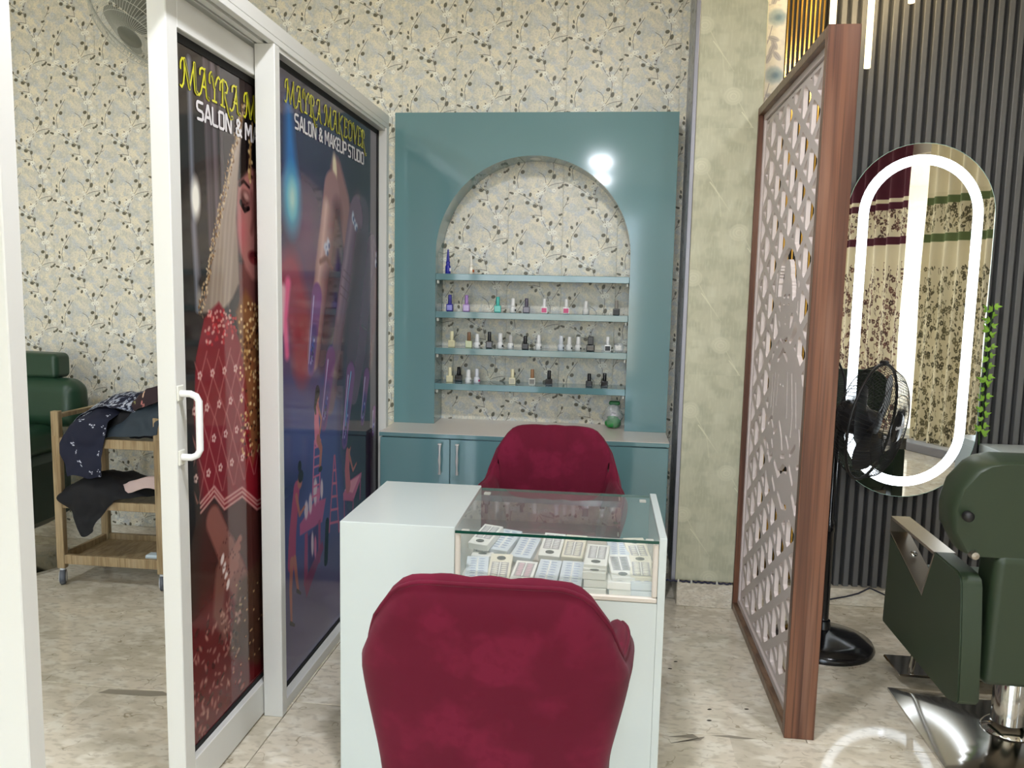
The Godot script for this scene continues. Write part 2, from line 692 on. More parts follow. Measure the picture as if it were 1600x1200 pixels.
func sage_tex() -> ImageTexture:  # 0.5 m by 1 m
	var p := Paint.new(400, 800, rgb8(196, 194, 166))
	p.noise(0.01, 0.012, 2, rgb8(178, 178, 150), 0.8, -0.1, 0.4)
	p.noise(0.1, 0.02, 3, rgb8(208, 206, 180), 0.4, 0.0, 0.5)
	var rg := RandomNumberGenerator.new()
	rg.seed = 5
	for k in 46:
		var x := rg.randf() * 400
		var y := rg.randf() * 800
		var w := 12.0 + rg.randf() * 26
		var h := 14.0 + rg.randf() * 40
		p.poly([Vector2(x, y), Vector2(x + w, y), Vector2(x + w, y + h), Vector2(x, y + h)], rgb8(212, 210, 184) if rg.randf() < 0.6 else rgb8(180, 180, 152), 0.3, 3.0)
	for q in [[90, 120], [290, 60], [220, 330], [80, 480], [310, 560], [180, 700]]:
		for r in [30, 20, 11]:
			p.ell(q[0], q[1], r, r * 0.9, rgb8(222, 219, 192), 0.55, 0.1)
			p.ell(q[0] + 1, q[1] + 1, r - 3, r * 0.9 - 3, rgb8(200, 198, 170), 0.55, 0.1)
		for k in 5:
			p.stroke([Vector2(q[0] + 30, q[1] + 50), Vector2(q[0] + 50 + k * 12, q[1] + 70 + k * 18)], 1.2, 0.5, rgb8(220, 218, 190), 0.6, 1.0)
		p.stroke([Vector2(q[0] + 20, q[1] + 20), Vector2(q[0] + 60, q[1] + 90), Vector2(q[0] + 70, q[1] + 160)], 1.3, 0.8, rgb8(220, 218, 190), 0.6, 1.0)
	return p.tex()

func bloom_tex() -> ImageTexture:
	var p := Paint.new(128, 768, rgb8(222, 218, 208))
	p.noise(0.02, 0.02, 4, rgb8(205, 202, 196), 0.7, 0.0, 0.4)
	for y0 in [60, 330, 600]:
		for k in 9:
			p.ell(80 + 26 * cos(k * 0.8), y0 + 24 * sin(k * 0.8), 20, 16, rgb8(122, 146, 160), 0.45, 0.5, k)
		p.ell(84, y0, 16, 14, rgb8(84, 112, 130), 0.7, 0.5)
		p.stroke([Vector2(60, y0 + 40), Vector2(45, y0 + 110), Vector2(20, y0 + 170)], 2, 1.5, rgb8(140, 138, 146), 0.8, 1.0)
		for q in [[70, 100, 0.3], [75, 128, 1.1], [64, 150, 1.9], [20, 120, 2.6], [90, -90, 0.9], [50, -80, 2.0]]:
			p.ell(q[0], y0 + q[1], 27, 13, rgb8(158, 156, 164), 0.75, 0.15, q[2])
			p.ell(q[0], y0 + q[1], 20, 2, rgb8(130, 130, 140), 0.6, 0.4, q[2])
	return p.tex()

func curtain_tex(top: Color, band: Color, ink: Color, ground: Color, sd: int) -> ImageTexture:  # width repeats, top to bottom once
	var p := Paint.new(256, 1024, ground)
	var rg := RandomNumberGenerator.new()
	rg.seed = sd
	for zone in [[228, 325, 110], [420, 1024, 620]]:
		for k in zone[2]:
			var x := rg.randf() * 256
			var y: float = lerpf(zone[0], zone[1], rg.randf())
			if zone[0] == 420:
				y = lerpf(430, 1024, pow(rg.randf(), 0.85))
			var c := ink.lerp(ink.darkened(0.5), rg.randf())
			var r := 3.5 + rg.randf() * 3.5
			if k % 3 == 0:
				for j in 5:
					p.ell(x + cos(j * 1.257) * r, y + sin(j * 1.257) * r, r * 0.7, r * 0.6, c, 0.9, 0.15)
			elif k % 3 == 1:
				p.ell(x, y, r * 0.6, r * 1.4, c, 0.9, 0.15, rg.randf() * 3.0)
			else:
				p.stroke([Vector2(x, y), Vector2(x + 5, y - 9), Vector2(x + 3, y - 20)], 0.9, 0.6, c, 0.9, 0.6)
				p.ell(x + 3, y - 20, 2.5, 2.5, c, 0.9, 0.2)
	for q in [[0, 190, top], [190, 204, ground], [204, 228, band], [325, 352, band]]:
		p.poly([Vector2(-5, q[0]), Vector2(261, q[0]), Vector2(261, q[1]), Vector2(-5, q[1])], q[2], 1.0, 0.8)
	return p.tex()

func spot_tex(base: Color, spots: Array, sd: int, n: int, r: float) -> ImageTexture:
	var p := Paint.new(256, 256, base)
	var rg := RandomNumberGenerator.new()
	rg.seed = sd
	for k in n:
		var x := rg.randf() * 256
		var y := rg.randf() * 256
		var c: Color = spots[rg.randi() % spots.size()]
		for j in 4:
			p.ell(x + rg.randf_range(-r, r) * 1.4, y + rg.randf_range(-r, r) * 1.4, r * rg.randf_range(0.4, 0.9), r * rg.randf_range(0.3, 0.6), c, 0.9, 0.2, rg.randf() * 3.0)
	return p.tex()

func nails_poster() -> ImageTexture:  # 2 mm a pixel: 530 by 976
	var p := Paint.new(530, 976, rgb8(58, 50, 78))
	p.poly(V([-20, 440, 300, 470, 330, 800, 560, 830, 560, 1000, -20, 1000]), rgb8(74, 78, 132), 1.0, 60.0)
	p.poly(V([-20, 800, 560, 760, 560, 1000, -20, 1000]), rgb8(96, 86, 120), 0.9, 40.0)
	p.poly(V([330, -20, 560, -20, 560, 1000, 470, 1000, 300, 640]), rgb8(44, 30, 48), 0.85, 60.0)
	p.poly(V([-20, 300, 170, 260, 160, 520, -20, 470]), rgb8(100, 54, 92), 0.8, 50.0)
	p.ell(20, 660, 70, 30, rgb8(40, 40, 80), 0.7, 0.9)
	p.ell(105, 242, 60, 60, rgb8(118, 70, 106), 0.8, 0.9)
	p.stroke(V([32, 60, 38, 130, 42, 170]), 12, 30, rgb8(52, 118, 190), 0.9, 14.0)
	p.ell(42, 200, 34, 48, rgb8(70, 170, 200), 0.95, 0.45)
	p.ell(44, 196, 15, 24, rgb8(176, 214, 205), 0.95, 0.7)
	p.stroke(V([30, 330, 70, 390, 80, 450]), 52, 40, rgb8(150, 60, 82), 0.95, 16.0)
	p.ell(85, 420, 40, 60, rgb8(150, 50, 58), 0.8, 0.6)
	p.stroke(V([22, 330, 8, 385, 16, 440]), 11, 9, rgb8(238, 100, 150), 0.9, 5.0)
	p.stroke(V([2, 340, -6, 400]), 10, 9, rgb8(232, 190, 196), 0.9, 5.0)
	# fingers pointing down, lit from the left
	p.stroke(V([256, 130, 300, 180, 320, 240]), 32, 34, rgb8(150, 108, 108), 1.0, 9.0)
	p.ell(246, 120, 11, 26, rgb8(240, 224, 190), 0.95, 0.35, -0.15)
	p.stroke(V([385, 175, 425, 230]), 30, 30, rgb8(116, 92, 104), 1.0, 10.0)
	p.stroke(V([420, 190, 395, 300, 360, 420, 330, 540]), 40, 34, rgb8(84, 62, 84), 1.0, 5.0)
	p.stroke(V([500, 270, 470, 380, 440, 520]), 36, 26, rgb8(84, 62, 84), 1.0, 5.0)
	p.stroke(V([480, 250, 440, 360, 405, 470, 360, 545]), 34, 24, rgb8(96, 72, 96), 1.0, 4.0)
	p.stroke(V([520, 300, 500, 400, 470, 500]), 16, 14, rgb8(112, 72, 80), 0.9, 6.0)
	p.stroke(V([372, 196, 330, 280, 290, 370, 250, 470, 215, 540]), 42, 26, rgb8(112, 86, 108), 1.0, 4.0)
	p.stroke(V([392, 240, 350, 340, 300, 430, 262, 520]), 22, 14, rgb8(70, 42, 56), 0.85, 16.0)
	p.stroke(V([342, 210, 300, 300, 260, 390]), 10, 7, rgb8(156, 128, 146), 0.8, 9.0)
	p.stroke(V([230, 168, 205, 240, 180, 300, 150, 390, 132, 450]), 42, 28, rgb8(160, 118, 120), 1.0, 4.0)
	p.stroke(V([258, 200, 240, 270, 215, 330, 190, 420, 170, 460]), 24, 18, rgb8(92, 50, 58), 0.9, 16.0)
	p.stroke(V([200, 190, 178, 270, 152, 340]), 10, 8, rgb8(216, 178, 168), 0.85, 9.0)
	p.stroke(V([168, 290, 200, 282, 232, 300]), 5, 5, rgb8(110, 62, 58), 0.8, 3.0)
	for q in [[300, 330], [296, 345], [318, 300], [310, 312], [380, 380], [430, 410]]:
		p.stroke([Vector2(q[0] - 22, q[1]), Vector2(q[0] + 22, q[1] + 14)], 1.2, 0.8, rgb8(84, 58, 68), 0.6, 1.5)
	for q in [[196, 262], [202, 270], [210, 256], [360, 205], [372, 214], [352, 196], [520, 262], [512, 280]]:
		p.ell(q[0], q[1], 7, 10, rgb8(200, 206, 226), 0.9, 0.4, q[0])
		p.ell(q[0] + 4, q[1] + 4, 4, 5, rgb8(60, 66, 110), 0.9, 0.4)
	for q in [[150, 350, 120, 470, 24], [220, 465, 182, 575, 25], [336, 505, 298, 630, 26], [444, 520, 414, 608, 20], [500, 600, 492, 648, 13]]:
		var A := Vector2(q[0], q[1])
		var B := Vector2(q[2], q[3])
		p.stroke([A, A.lerp(B, 0.5), B], q[4], q[4] * 0.62, rgb8(122, 74, 128), 1.0, 3.0)
		p.stroke([A.lerp(B, 0.5), B], q[4] * 0.6, q[4] * 0.4, rgb8(70, 58, 120), 0.7, 6.0)
		p.stroke([A + Vector2(-q[4] * 0.6, 0), B + Vector2(-q[4] * 0.45, -8)], 2.4, 1.2, rgb8(200, 190, 232), 0.9, 1.5)
		for k in 14:
			p.ell(lerpf(A.x, B.x, 0.6 + 0.35 * fmod(k * 0.37, 1.0)) + sin(k * 3.1) * q[4] * 0.4, lerpf(A.y, B.y, 0.6 + 0.35 * fmod(k * 0.37, 1.0)), 3, 3, [rgb8(60, 70, 160), rgb8(36, 34, 84), rgb8(170, 160, 210)][k % 3], 0.8, 0.5)
	p.stroke(V([338, 500, 320, 540, 302, 600]), 2.6, 1.6, rgb8(120, 190, 228), 0.95, 1.6)
	# the little figures at work
	var skin := rgb8(168, 104, 96)
	var dress := rgb8(158, 70, 104)
	var ink := rgb8(34, 22, 32)
	p.poly(V([62, 728, 130, 708, 190, 716, 170, 755, 62, 748]), rgb8(170, 84, 128), 1.0, 1.5)
	p.poly(V([84, 752, 98, 752, 96, 840, 78, 842]), rgb8(148, 68, 108), 1.0, 1.2)
	p.poly(V([150, 748, 162, 746, 158, 826, 148, 826]), rgb8(148, 68, 108), 1.0, 1.2)
	p.poly(V([100, 760, 148, 752, 148, 824, 100, 834]), rgb8(66, 48, 96), 0.8, 3.0)
	p.poly(V([78, 836, 170, 790, 176, 806, 90, 866]), rgb8(132, 60, 98), 0.9, 2.0)
	for q in [[92, 712, 9, 16], [112, 706, 8, 18], [136, 690, 10, 24], [150, 700, 9, 14], [168, 694, 7, 18], [120, 780, 6, 22], [134, 790, 6, 20]]:
		p.ell(q[0], q[1], q[2], q[3], rgb8(202, 112, 150) if q[0] % 4 else rgb8(214, 190, 200), 0.9, 0.2)
	p.stroke(V([50, 664, 40, 700, 30, 740, 26, 782]), 13, 17, dress, 1.0, 1.5)
	p.stroke(V([26, 780, 20, 826, 22, 880]), 8, 4, skin, 1.0, 1.2)
	p.stroke(V([38, 780, 46, 816, 52, 838]), 7, 4, skin, 1.0, 1.2)
	p.stroke(V([18, 882, 34, 892]), 3, 2, ink, 1.0, 1.0)
	p.stroke(V([48, 838, 62, 848]), 3, 2, ink, 1.0, 1.0)
	p.stroke(V([48, 676, 62, 712, 84, 704]), 5, 3, skin, 1.0, 1.2)
	p.ell(64, 656, 10, 12, skin, 1.0, 0.2)
	p.ell(68, 648, 11, 10, ink, 1.0, 0.2)
	p.ell(64, 630, 7, 9, ink, 1.0, 0.2)
	for q in [[134, 600, 121, 702], [164, 604, 156, 706]]:
		p.stroke([Vector2(q[0], q[1]), Vector2(q[2], q[3])], 2.4, 2.4, rgb8(196, 104, 140), 1.0, 1.0)
	for k in 6:
		p.stroke([Vector2(133 - k * 2.2, 612 + k * 17), Vector2(163 - k * 1.6, 614 + k * 17)], 1.8, 1.8, rgb8(196, 104, 140), 1.0, 1.0)
	p.stroke(V([146, 540, 144, 568, 148, 600]), 10, 13, rgb8(204, 116, 140), 1.0, 1.5)
	p.stroke(V([152, 600, 166, 620, 160, 654]), 9, 5, skin, 1.0, 1.2)
	p.stroke(V([150, 540, 168, 566, 160, 590]), 4, 3, skin, 1.0, 1.2)
	p.ell(150, 524, 9, 11, skin, 1.0, 0.2)
	p.ell(150, 516, 10, 11, ink, 1.0, 0.2)
	p.stroke(V([146, 520, 138, 540, 140, 552]), 7, 3, ink, 1.0, 1.2)
	p.ell(162, 656, 9, 5, ink, 1.0, 0.2)
	for q in [[236, 648, 207, 784], [240, 648, 262, 800]]:
		p.stroke([Vector2(q[0], q[1]), Vector2(q[2], q[3])], 3, 3, rgb8(178, 88, 124), 1.0, 1.0)
	for k in 5:
		p.stroke([Vector2(232 - k * 5, 674 + k * 24), Vector2(245 + k * 4, 676 + k * 26)], 2.4, 2.4, rgb8(190, 98, 132), 1.0, 1.0)
	p.poly(V([288, 732, 330, 716, 408, 716, 404, 728, 350, 764, 288, 746]), rgb8(188, 96, 132), 1.0, 1.5)
	p.poly(V([296, 728, 334, 718, 396, 720, 348, 746]), rgb8(222, 140, 160), 1.0, 1.5)
	for q in [[294, 750, 296, 812], [350, 760, 348, 800], [400, 730, 396, 770]]:
		p.stroke([Vector2(q[0], q[1]), Vector2(q[2], q[3])], 3, 3, rgb8(160, 74, 112), 1.0, 1.0)
	p.stroke(V([318, 658, 312, 690, 318, 724]), 13, 15, rgb8(182, 98, 108), 1.0, 1.5)
	p.stroke(V([326, 664, 350, 700, 372, 690]), 5, 3, skin, 1.0, 1.2)
	p.ell(326, 648, 10, 12, skin, 1.0, 0.2)
	p.ell(326, 640, 11, 10, ink, 1.0, 0.2)
	p.ell(324, 624, 6, 8, ink, 1.0, 0.2)
	p.stroke(V([196, 764, 188, 834]), 9, 9, rgb8(24, 20, 30), 1.0, 1.2)
	return p.tex()

func bride_poster() -> ImageTexture:  # 2 mm a pixel: 530 by 906
	var p := Paint.new(530, 906, rgb8(44, 36, 33))
	p.poly(V([60, -10, 240, -10, 240, 300, 60, 300]), rgb8(66, 56, 54), 0.8, 40.0)
	p.poly(V([-20, 300, 120, 280, 100, 420, -20, 420]), rgb8(24, 22, 22), 0.9, 40.0)
	p.stroke(V([35, 20, 36, 178, 42, 330]), 4, 4, rgb8(150, 156, 172), 0.75, 5.0)
	for q in [[72, 0.5], [80, 0.35], [92, 0.6], [98, 0.4], [112, 0.3]]:
		p.stroke([Vector2(q[0], -5), Vector2(q[0] + 8, 240)], 3, 3, rgb8(150, 132, 142), q[1], 4.0)
	p.ell(44, 185, 11, 24, rgb8(238, 234, 222), 1.0, 0.4)
	p.ell(48, 310, 7, 12, rgb8(140, 132, 124), 0.9, 0.5)
	p.stroke(V([38, 220, 46, 280]), 5, 5, rgb8(130, 124, 130), 0.7, 6.0)
	# hair, face and neck
	p.poly(V([184, 40, 173, 100, 164, 160, 176, 170, 240, 140, 330, 150, 340, 60, 260, 20]), rgb8(24, 18, 18), 1.0, 4.0)
	p.poly(V([163, 262, 161, 345, 230, 372, 300, 360, 290, 250]), rgb8(104, 62, 58), 1.0, 4.0)
	p.poly(V([164, 150, 158, 180, 160, 216, 168, 246, 184, 268, 206, 284, 236, 286, 276, 262, 300, 210, 300, 150, 262, 122, 206, 124]), rgb8(158, 104, 98), 1.0, 4.0)
	p.poly(V([206, 130, 232, 150, 240, 210, 222, 250, 250, 290, 310, 240, 306, 140]), rgb8(110, 66, 64), 0.75, 14.0)
	p.ell(172, 218, 14, 22, rgb8(176, 86, 92), 0.7, 0.8)
	p.stroke(V([168, 152, 182, 145, 200, 152]), 3.2, 2, rgb8(40, 24, 22), 0.95, 1.5)
	p.ell(186, 171, 15, 12, rgb8(70, 40, 38), 0.9, 0.4, 0.3)
	p.ell(190, 166, 9, 5, rgb8(196, 150, 140), 0.8, 0.5, 0.3)
	p.stroke(V([172, 176, 184, 186, 198, 182]), 4, 3, rgb8(16, 10, 10), 1.0, 1.5)
	p.stroke(V([208, 160, 212, 196, 206, 214]), 3, 5, rgb8(104, 60, 56), 0.7, 4.0)
	p.ell(212, 251, 18, 9, rgb8(92, 30, 34), 1.0, 0.3, 0.1)
	p.ell(212, 257, 13, 5, rgb8(122, 48, 50), 0.9, 0.4, 0.1)
	p.stroke(V([214, 60, 205, 100, 202, 136]), 3, 5, rgb8(176, 140, 86), 0.9, 2.0)
	for k in 12:
		p.ell(204 + 6 * sin(k * 2.0), 66 + k * 7, 3, 3, rgb8(214, 186, 130) if k % 2 else rgb8(60, 36, 28), 0.9, 0.4)
	# sheer veil with a worked gold border
	p.poly(V([192, 34, 170, 66, 148, 112, 122, 170, 98, 226, 72, 286, 50, 330, 104, 330, 140, 312, 162, 290, 160, 240, 156, 200, 162, 150, 172, 100, 184, 60]), rgb8(158, 138, 120), 0.82, 3.0)
	for k in 5:
		p.stroke([Vector2(178 - k * 5, 70 + k * 10), Vector2(150 - k * 12, 200), Vector2(128 - k * 12, 320)], 2, 4, rgb8(206, 190, 174), 0.35, 4.0)
	var rg := RandomNumberGenerator.new()
	rg.seed = 9
	for k in 300:
		var f := k / 300.0
		var x := lerpf(188, 44, pow(f, 0.9)) + rg.randf_range(-6, 9)
		p.ell(x, lerpf(38, 338, f) + rg.randf_range(-3, 3), rg.randf_range(1.2, 3.4), rg.randf_range(1.0, 2.2), [rgb8(184, 152, 110), rgb8(112, 78, 48), rgb8(206, 182, 146)][k % 3], 0.85, 0.4, rg.randf() * 3.0)
	# bodice, skirt and arms
	p.poly(V([100, 316, 58, 336, 34, 386, 26, 460, 28, 520, 40, 592, 76, 580, 104, 606, 160, 602, 210, 636, 330, 640, 340, 420, 250, 400, 178, 400, 150, 356]), rgb8(126, 26, 36), 1.0, 3.0)
	p.poly(V([30, 590, 76, 580, 104, 606, 160, 602, 210, 636, 330, 640, 400, 920, -10, 920, -10, 700]), rgb8(74, 38, 34), 1.0, 6.0)
	p.poly(V([-10, 730, 90, 700, 200, 760, 330, 760, 330, 920, -10, 920]), rgb8(104, 26, 30), 0.9, 20.0)
	p.poly(V([0, 500, 30, 470, 44, 600, 20, 720, -8, 720]), rgb8(62, 46, 40), 0.9, 10.0)
	p.stroke(V([72, 610, 92, 640, 110, 670]), 20, 22, rgb8(140, 86, 76), 1.0, 3.0)
	p.stroke(V([110, 670, 130, 700, 150, 730]), 26, 26, rgb8(132, 82, 72), 1.0, 4.0)
	p.stroke(V([92, 690, 80, 740, 100, 780]), 18, 12, rgb8(128, 84, 74), 0.9, 5.0)
	for k in 4:
		p.stroke([Vector2(150 - k * 4, 660 + k * 12), Vector2(120 - k * 6, 680 + k * 10), Vector2(96 + k * 4, 676 + k * 14)], 6.5, 4.5, rgb8(150, 96, 84), 1.0, 2.0)
		p.ell(95 + k * 5, 672 + k * 14, 4.5, 8, rgb8(232, 214, 208), 1.0, 0.25, 0.5)
	for k in 60:
		p.ell(rg.randf_range(80, 170), rg.randf_range(630, 720), 2, 2, rgb8(84, 40, 36), 0.6, 0.4)
	p.poly(V([144, 722, 208, 716, 330, 720, 330, 860, 202, 878, 108, 816]), rgb8(84, 58, 44), 0.95, 6.0)
	for k in 120:
		p.ell(rg.randf_range(120, 320), rg.randf_range(722, 862), 2.4, 1.6, rgb8(196, 166, 120) if k % 2 else rgb8(50, 28, 24), 0.85, 0.4)
	for k in 9:  # the lattice of the bodice
		p.stroke([Vector2(30 + k * 34, 380), Vector2(-20 + k * 34, 470), Vector2(30 + k * 34, 575)], 1.4, 1.4, rgb8(196, 140, 128), 0.55, 1.0)
		p.stroke([Vector2(-4 + k * 34, 390), Vector2(46 + k * 34, 470), Vector2(0 + k * 34, 575)], 1.4, 1.4, rgb8(196, 140, 128), 0.45, 1.0)
		for j in 4:
			for m in 5:
				p.ell(44 + k * 34 + cos(m * 1.257) * 4 - (j % 2) * 17, 410 + j * 44 + sin(m * 1.257) * 4, 2.4, 2.4, rgb8(228, 196, 186), 0.85, 0.3)
	p.poly(V([-20, 320, 56, 332, 30, 386, 22, 460, 24, 600, -20, 700]), rgb8(38, 28, 27), 1.0, 3.0)
	for o in [0, 7, 13]:
		p.stroke(V([38, 590 - o, 76, 577 - o, 104, 603 - o, 160, 599 - o, 210, 632 - o, 320, 636 - o]), 1.8, 1.8, rgb8(210, 160, 150), 0.85, 1.2)
	for k in 90:
		p.ell(rg.randf_range(60, 150), rg.randf_range(326, 372), 3, 2.4, rgb8(222, 176, 160) if k % 2 else rgb8(190, 40, 46), 0.7, 0.3)
	p.poly(V([150, 330, 182, 300, 225, 330, 226, 520, 196, 560, 176, 430]), rgb8(130, 86, 52), 0.9, 6.0)
	for k in 190:
		p.ell(rg.randf_range(160, 226), rg.randf_range(318, 545), 3, 2.6, [rgb8(206, 164, 104), rgb8(80, 46, 30), rgb8(232, 204, 150)][k % 3], 0.85, 0.35)
	for k in 150:
		p.ell(rg.randf_range(8, 150), rg.randf_range(735, 900), rg.randf_range(1.5, 3.5), rg.randf_range(2, 7), rgb8(192, 146, 132) if k % 3 else rgb8(60, 20, 20), 0.6, 0.4, rg.randf() * 3.0)
	return p.tex()

# ---------------------------------------------------------------- materials
var M := {}

func make_materials() -> void:
	M.white = mat(rgb8(226, 226, 214), 0.35)
	M.alu = mat(rgb8(221, 221, 215), 0.3)
	M.black = mat(rgb8(14, 14, 16), 0.45)
	M.gloss_black = mat(rgb8(12, 12, 16), 0.16)
	M.rubber = mat(rgb8(20, 20, 20), 0.8)
	M.teal = mat(rgb8(100, 138, 142), 0.09)
	M.teal.clearcoat_enabled = true
	M.teal.clearcoat = 0.3
	M.teal.clearcoat_roughness = 0.06
	M.counter = mat(rgb8(226, 216, 204), 0.2)
	M.desk = mat(rgb8(204, 212, 208), 0.18)
	M.inner = mat(rgb8(214, 206, 194), 0.5)
	M.chrome = mat(rgb8(200, 198, 194), 0.12, 1.0)
	M.brushed = mat(rgb8(176, 168, 156), 0.3, 1.0)
	M.mirror = mat(rgb8(238, 240, 240), 0.0, 1.0)
	M.gold = mat(rgb8(214, 168, 84), 0.16, 1.0)
	M.glass = mat(Color(0.86, 0.94, 0.9, 0.12), 0.02)
	M.glass.transparency = BaseMaterial3D.TRANSPARENCY_ALPHA
	M.glass_edge = mat(rgb8(18, 70, 56), 0.1)
	M.clear = mat(Color(0.94, 0.96, 0.98, 0.16), 0.12)
	M.clear.transparency = BaseMaterial3D.TRANSPARENCY_ALPHA
	M.velvet = mat(rgb8(118, 22, 54), 0.85)
	var vp := Paint.new(256, 256, rgb8(94, 24, 42))
	vp.tile_noise(0.012, 5, rgb8(122, 32, 58), 0.6, 0.0, 0.25)
	vp.tile_noise(0.05, 6, rgb8(94, 20, 40), 0.4, 0.05, 0.3)
	M.velvet.albedo_color = Color.WHITE
	M.velvet.albedo_texture = vp.tex()
	M.velvet.uv1_triplanar = true
	M.velvet.uv1_scale = Vector3(2.2, 2.2, 2.2)
	M.velvet.rim_enabled = true
	M.velvet.metallic_specular = 0.2
	M.velvet.rim = 0.14
	M.velvet.rim_tint = 0.8
	M.leather = mat(rgb8(43, 56, 38), 0.42)
	M.leather2 = mat(rgb8(34, 62, 44), 0.4)
	M.wood = texmat(wood_tex(rgb8(116, 76, 55), rgb8(84, 51, 37), 4), 0.32, Vector3(3.0, 0.46, 3.0), true)
	M.walnut = texmat(wood_tex(rgb8(122, 94, 70), rgb8(84, 60, 42), 14), 0.35, Vector3(4.0, 1.1, 4.0), true)
	M.beech = texmat(wood_tex(rgb8(166, 144, 108), rgb8(140, 116, 82), 24), 0.45, Vector3(4.0, 1.5, 4.0), true)
	M.mdf = mat(rgb8(206, 194, 188), 0.55)
	M.slat = mat(rgb8(98, 98, 97), 0.42)
	M.groove = mat(rgb8(30, 30, 31), 0.6)
	M.paint = mat(rgb8(226, 222, 210), 0.7)
	M.card = mat(rgb8(236, 234, 226), 0.45)
	M.card_blue = mat(rgb8(212, 219, 225), 0.3)
	M.card_cream = mat(rgb8(230, 222, 200), 0.45)
	M.film = mat(rgb8(176, 172, 172), 0.25)
	M.logo = mat(rgb8(72, 70, 70), 0.5)
	M.pull = mat(rgb8(226, 226, 222), 0.22, 0.5)
	M.yellow = mat(rgb8(218, 214, 50), 0.3)
	M.yellow_fill = mat(rgb8(74, 70, 36), 0.3)
	M.print_white = mat(rgb8(226, 222, 222), 0.3)
	M.leaf = mat(rgb8(150, 196, 70), 0.6)
	M.leaf.backlight_enabled = true
	M.leaf.backlight = rgb8(120, 160, 50)

func bulb(at: Vector3, e: float, c: Color, size := 0.05) -> OmniLight3D:
	var l := OmniLight3D.new()
	l.name = "lamp_light"
	l.light_color = c
	l.light_energy = e
	l.light_size = size
	l.omni_range = 12.0
	l.omni_attenuation = 2.0
	l.shadow_enabled = true
	l.position = at
	add_child(l, true)
	return l

# ---------------------------------------------------------------- the room
const CEIL := 2.86
const BACK := -3.81

func downlight(x: float, z: float, e: float, c: Color, label: String) -> void:  # lamp out of view; spot and strength chosen to light the room
	var t := thing("unseen_ceiling_light", label, "ceiling light", Vector3(x, CEIL, z), 0.0, "unseen square recessed ceiling lights")
	var f := MB.new()
	f.ring_prism(PackedVector2Array([Vector2(-0.11, -0.11), Vector2(0.11, -0.11), Vector2(0.11, 0.11), Vector2(-0.11, 0.11)]), PackedVector2Array([Vector2(-0.09, -0.09), Vector2(0.09, -0.09), Vector2(0.09, 0.09), Vector2(-0.09, 0.09)]), -0.012, 0.0)
	var fr := part("frame", f, M.white, t)
	fr.rotation.x = PI / 2
	fr.position.y = -0.012
	var g := MB.new()
	g.b2(Vector3(-0.09, -0.008, -0.09), Vector3(0.09, 0.0, 0.09))
	part("light_diffuser", g, glow(c, 8.0), t)
	var a := AreaLight3D.new()
	a.name = "unseen_panel_light"
	a.area_size = Vector2(0.18, 0.18)
	a.area_normalize_energy = true
	a.light_energy = e
	a.light_color = c
	a.area_range = 14.0
	a.shadow_enabled = true
	a.position = Vector3(x, CEIL - 0.016, z)
	a.rotation.x = -PI / 2
	add_child(a, true)

func panel_offset(i: int) -> float:
	var known := {0: 0.0, 1: -0.07, 2: -0.032, 3: -0.11, -8: 0.855 - 0.652, -9: 0.828 - 0.652}
	if known.has(i):
		return known[i]
	return fposmod(i * 0.118 + 0.05, 0.326)

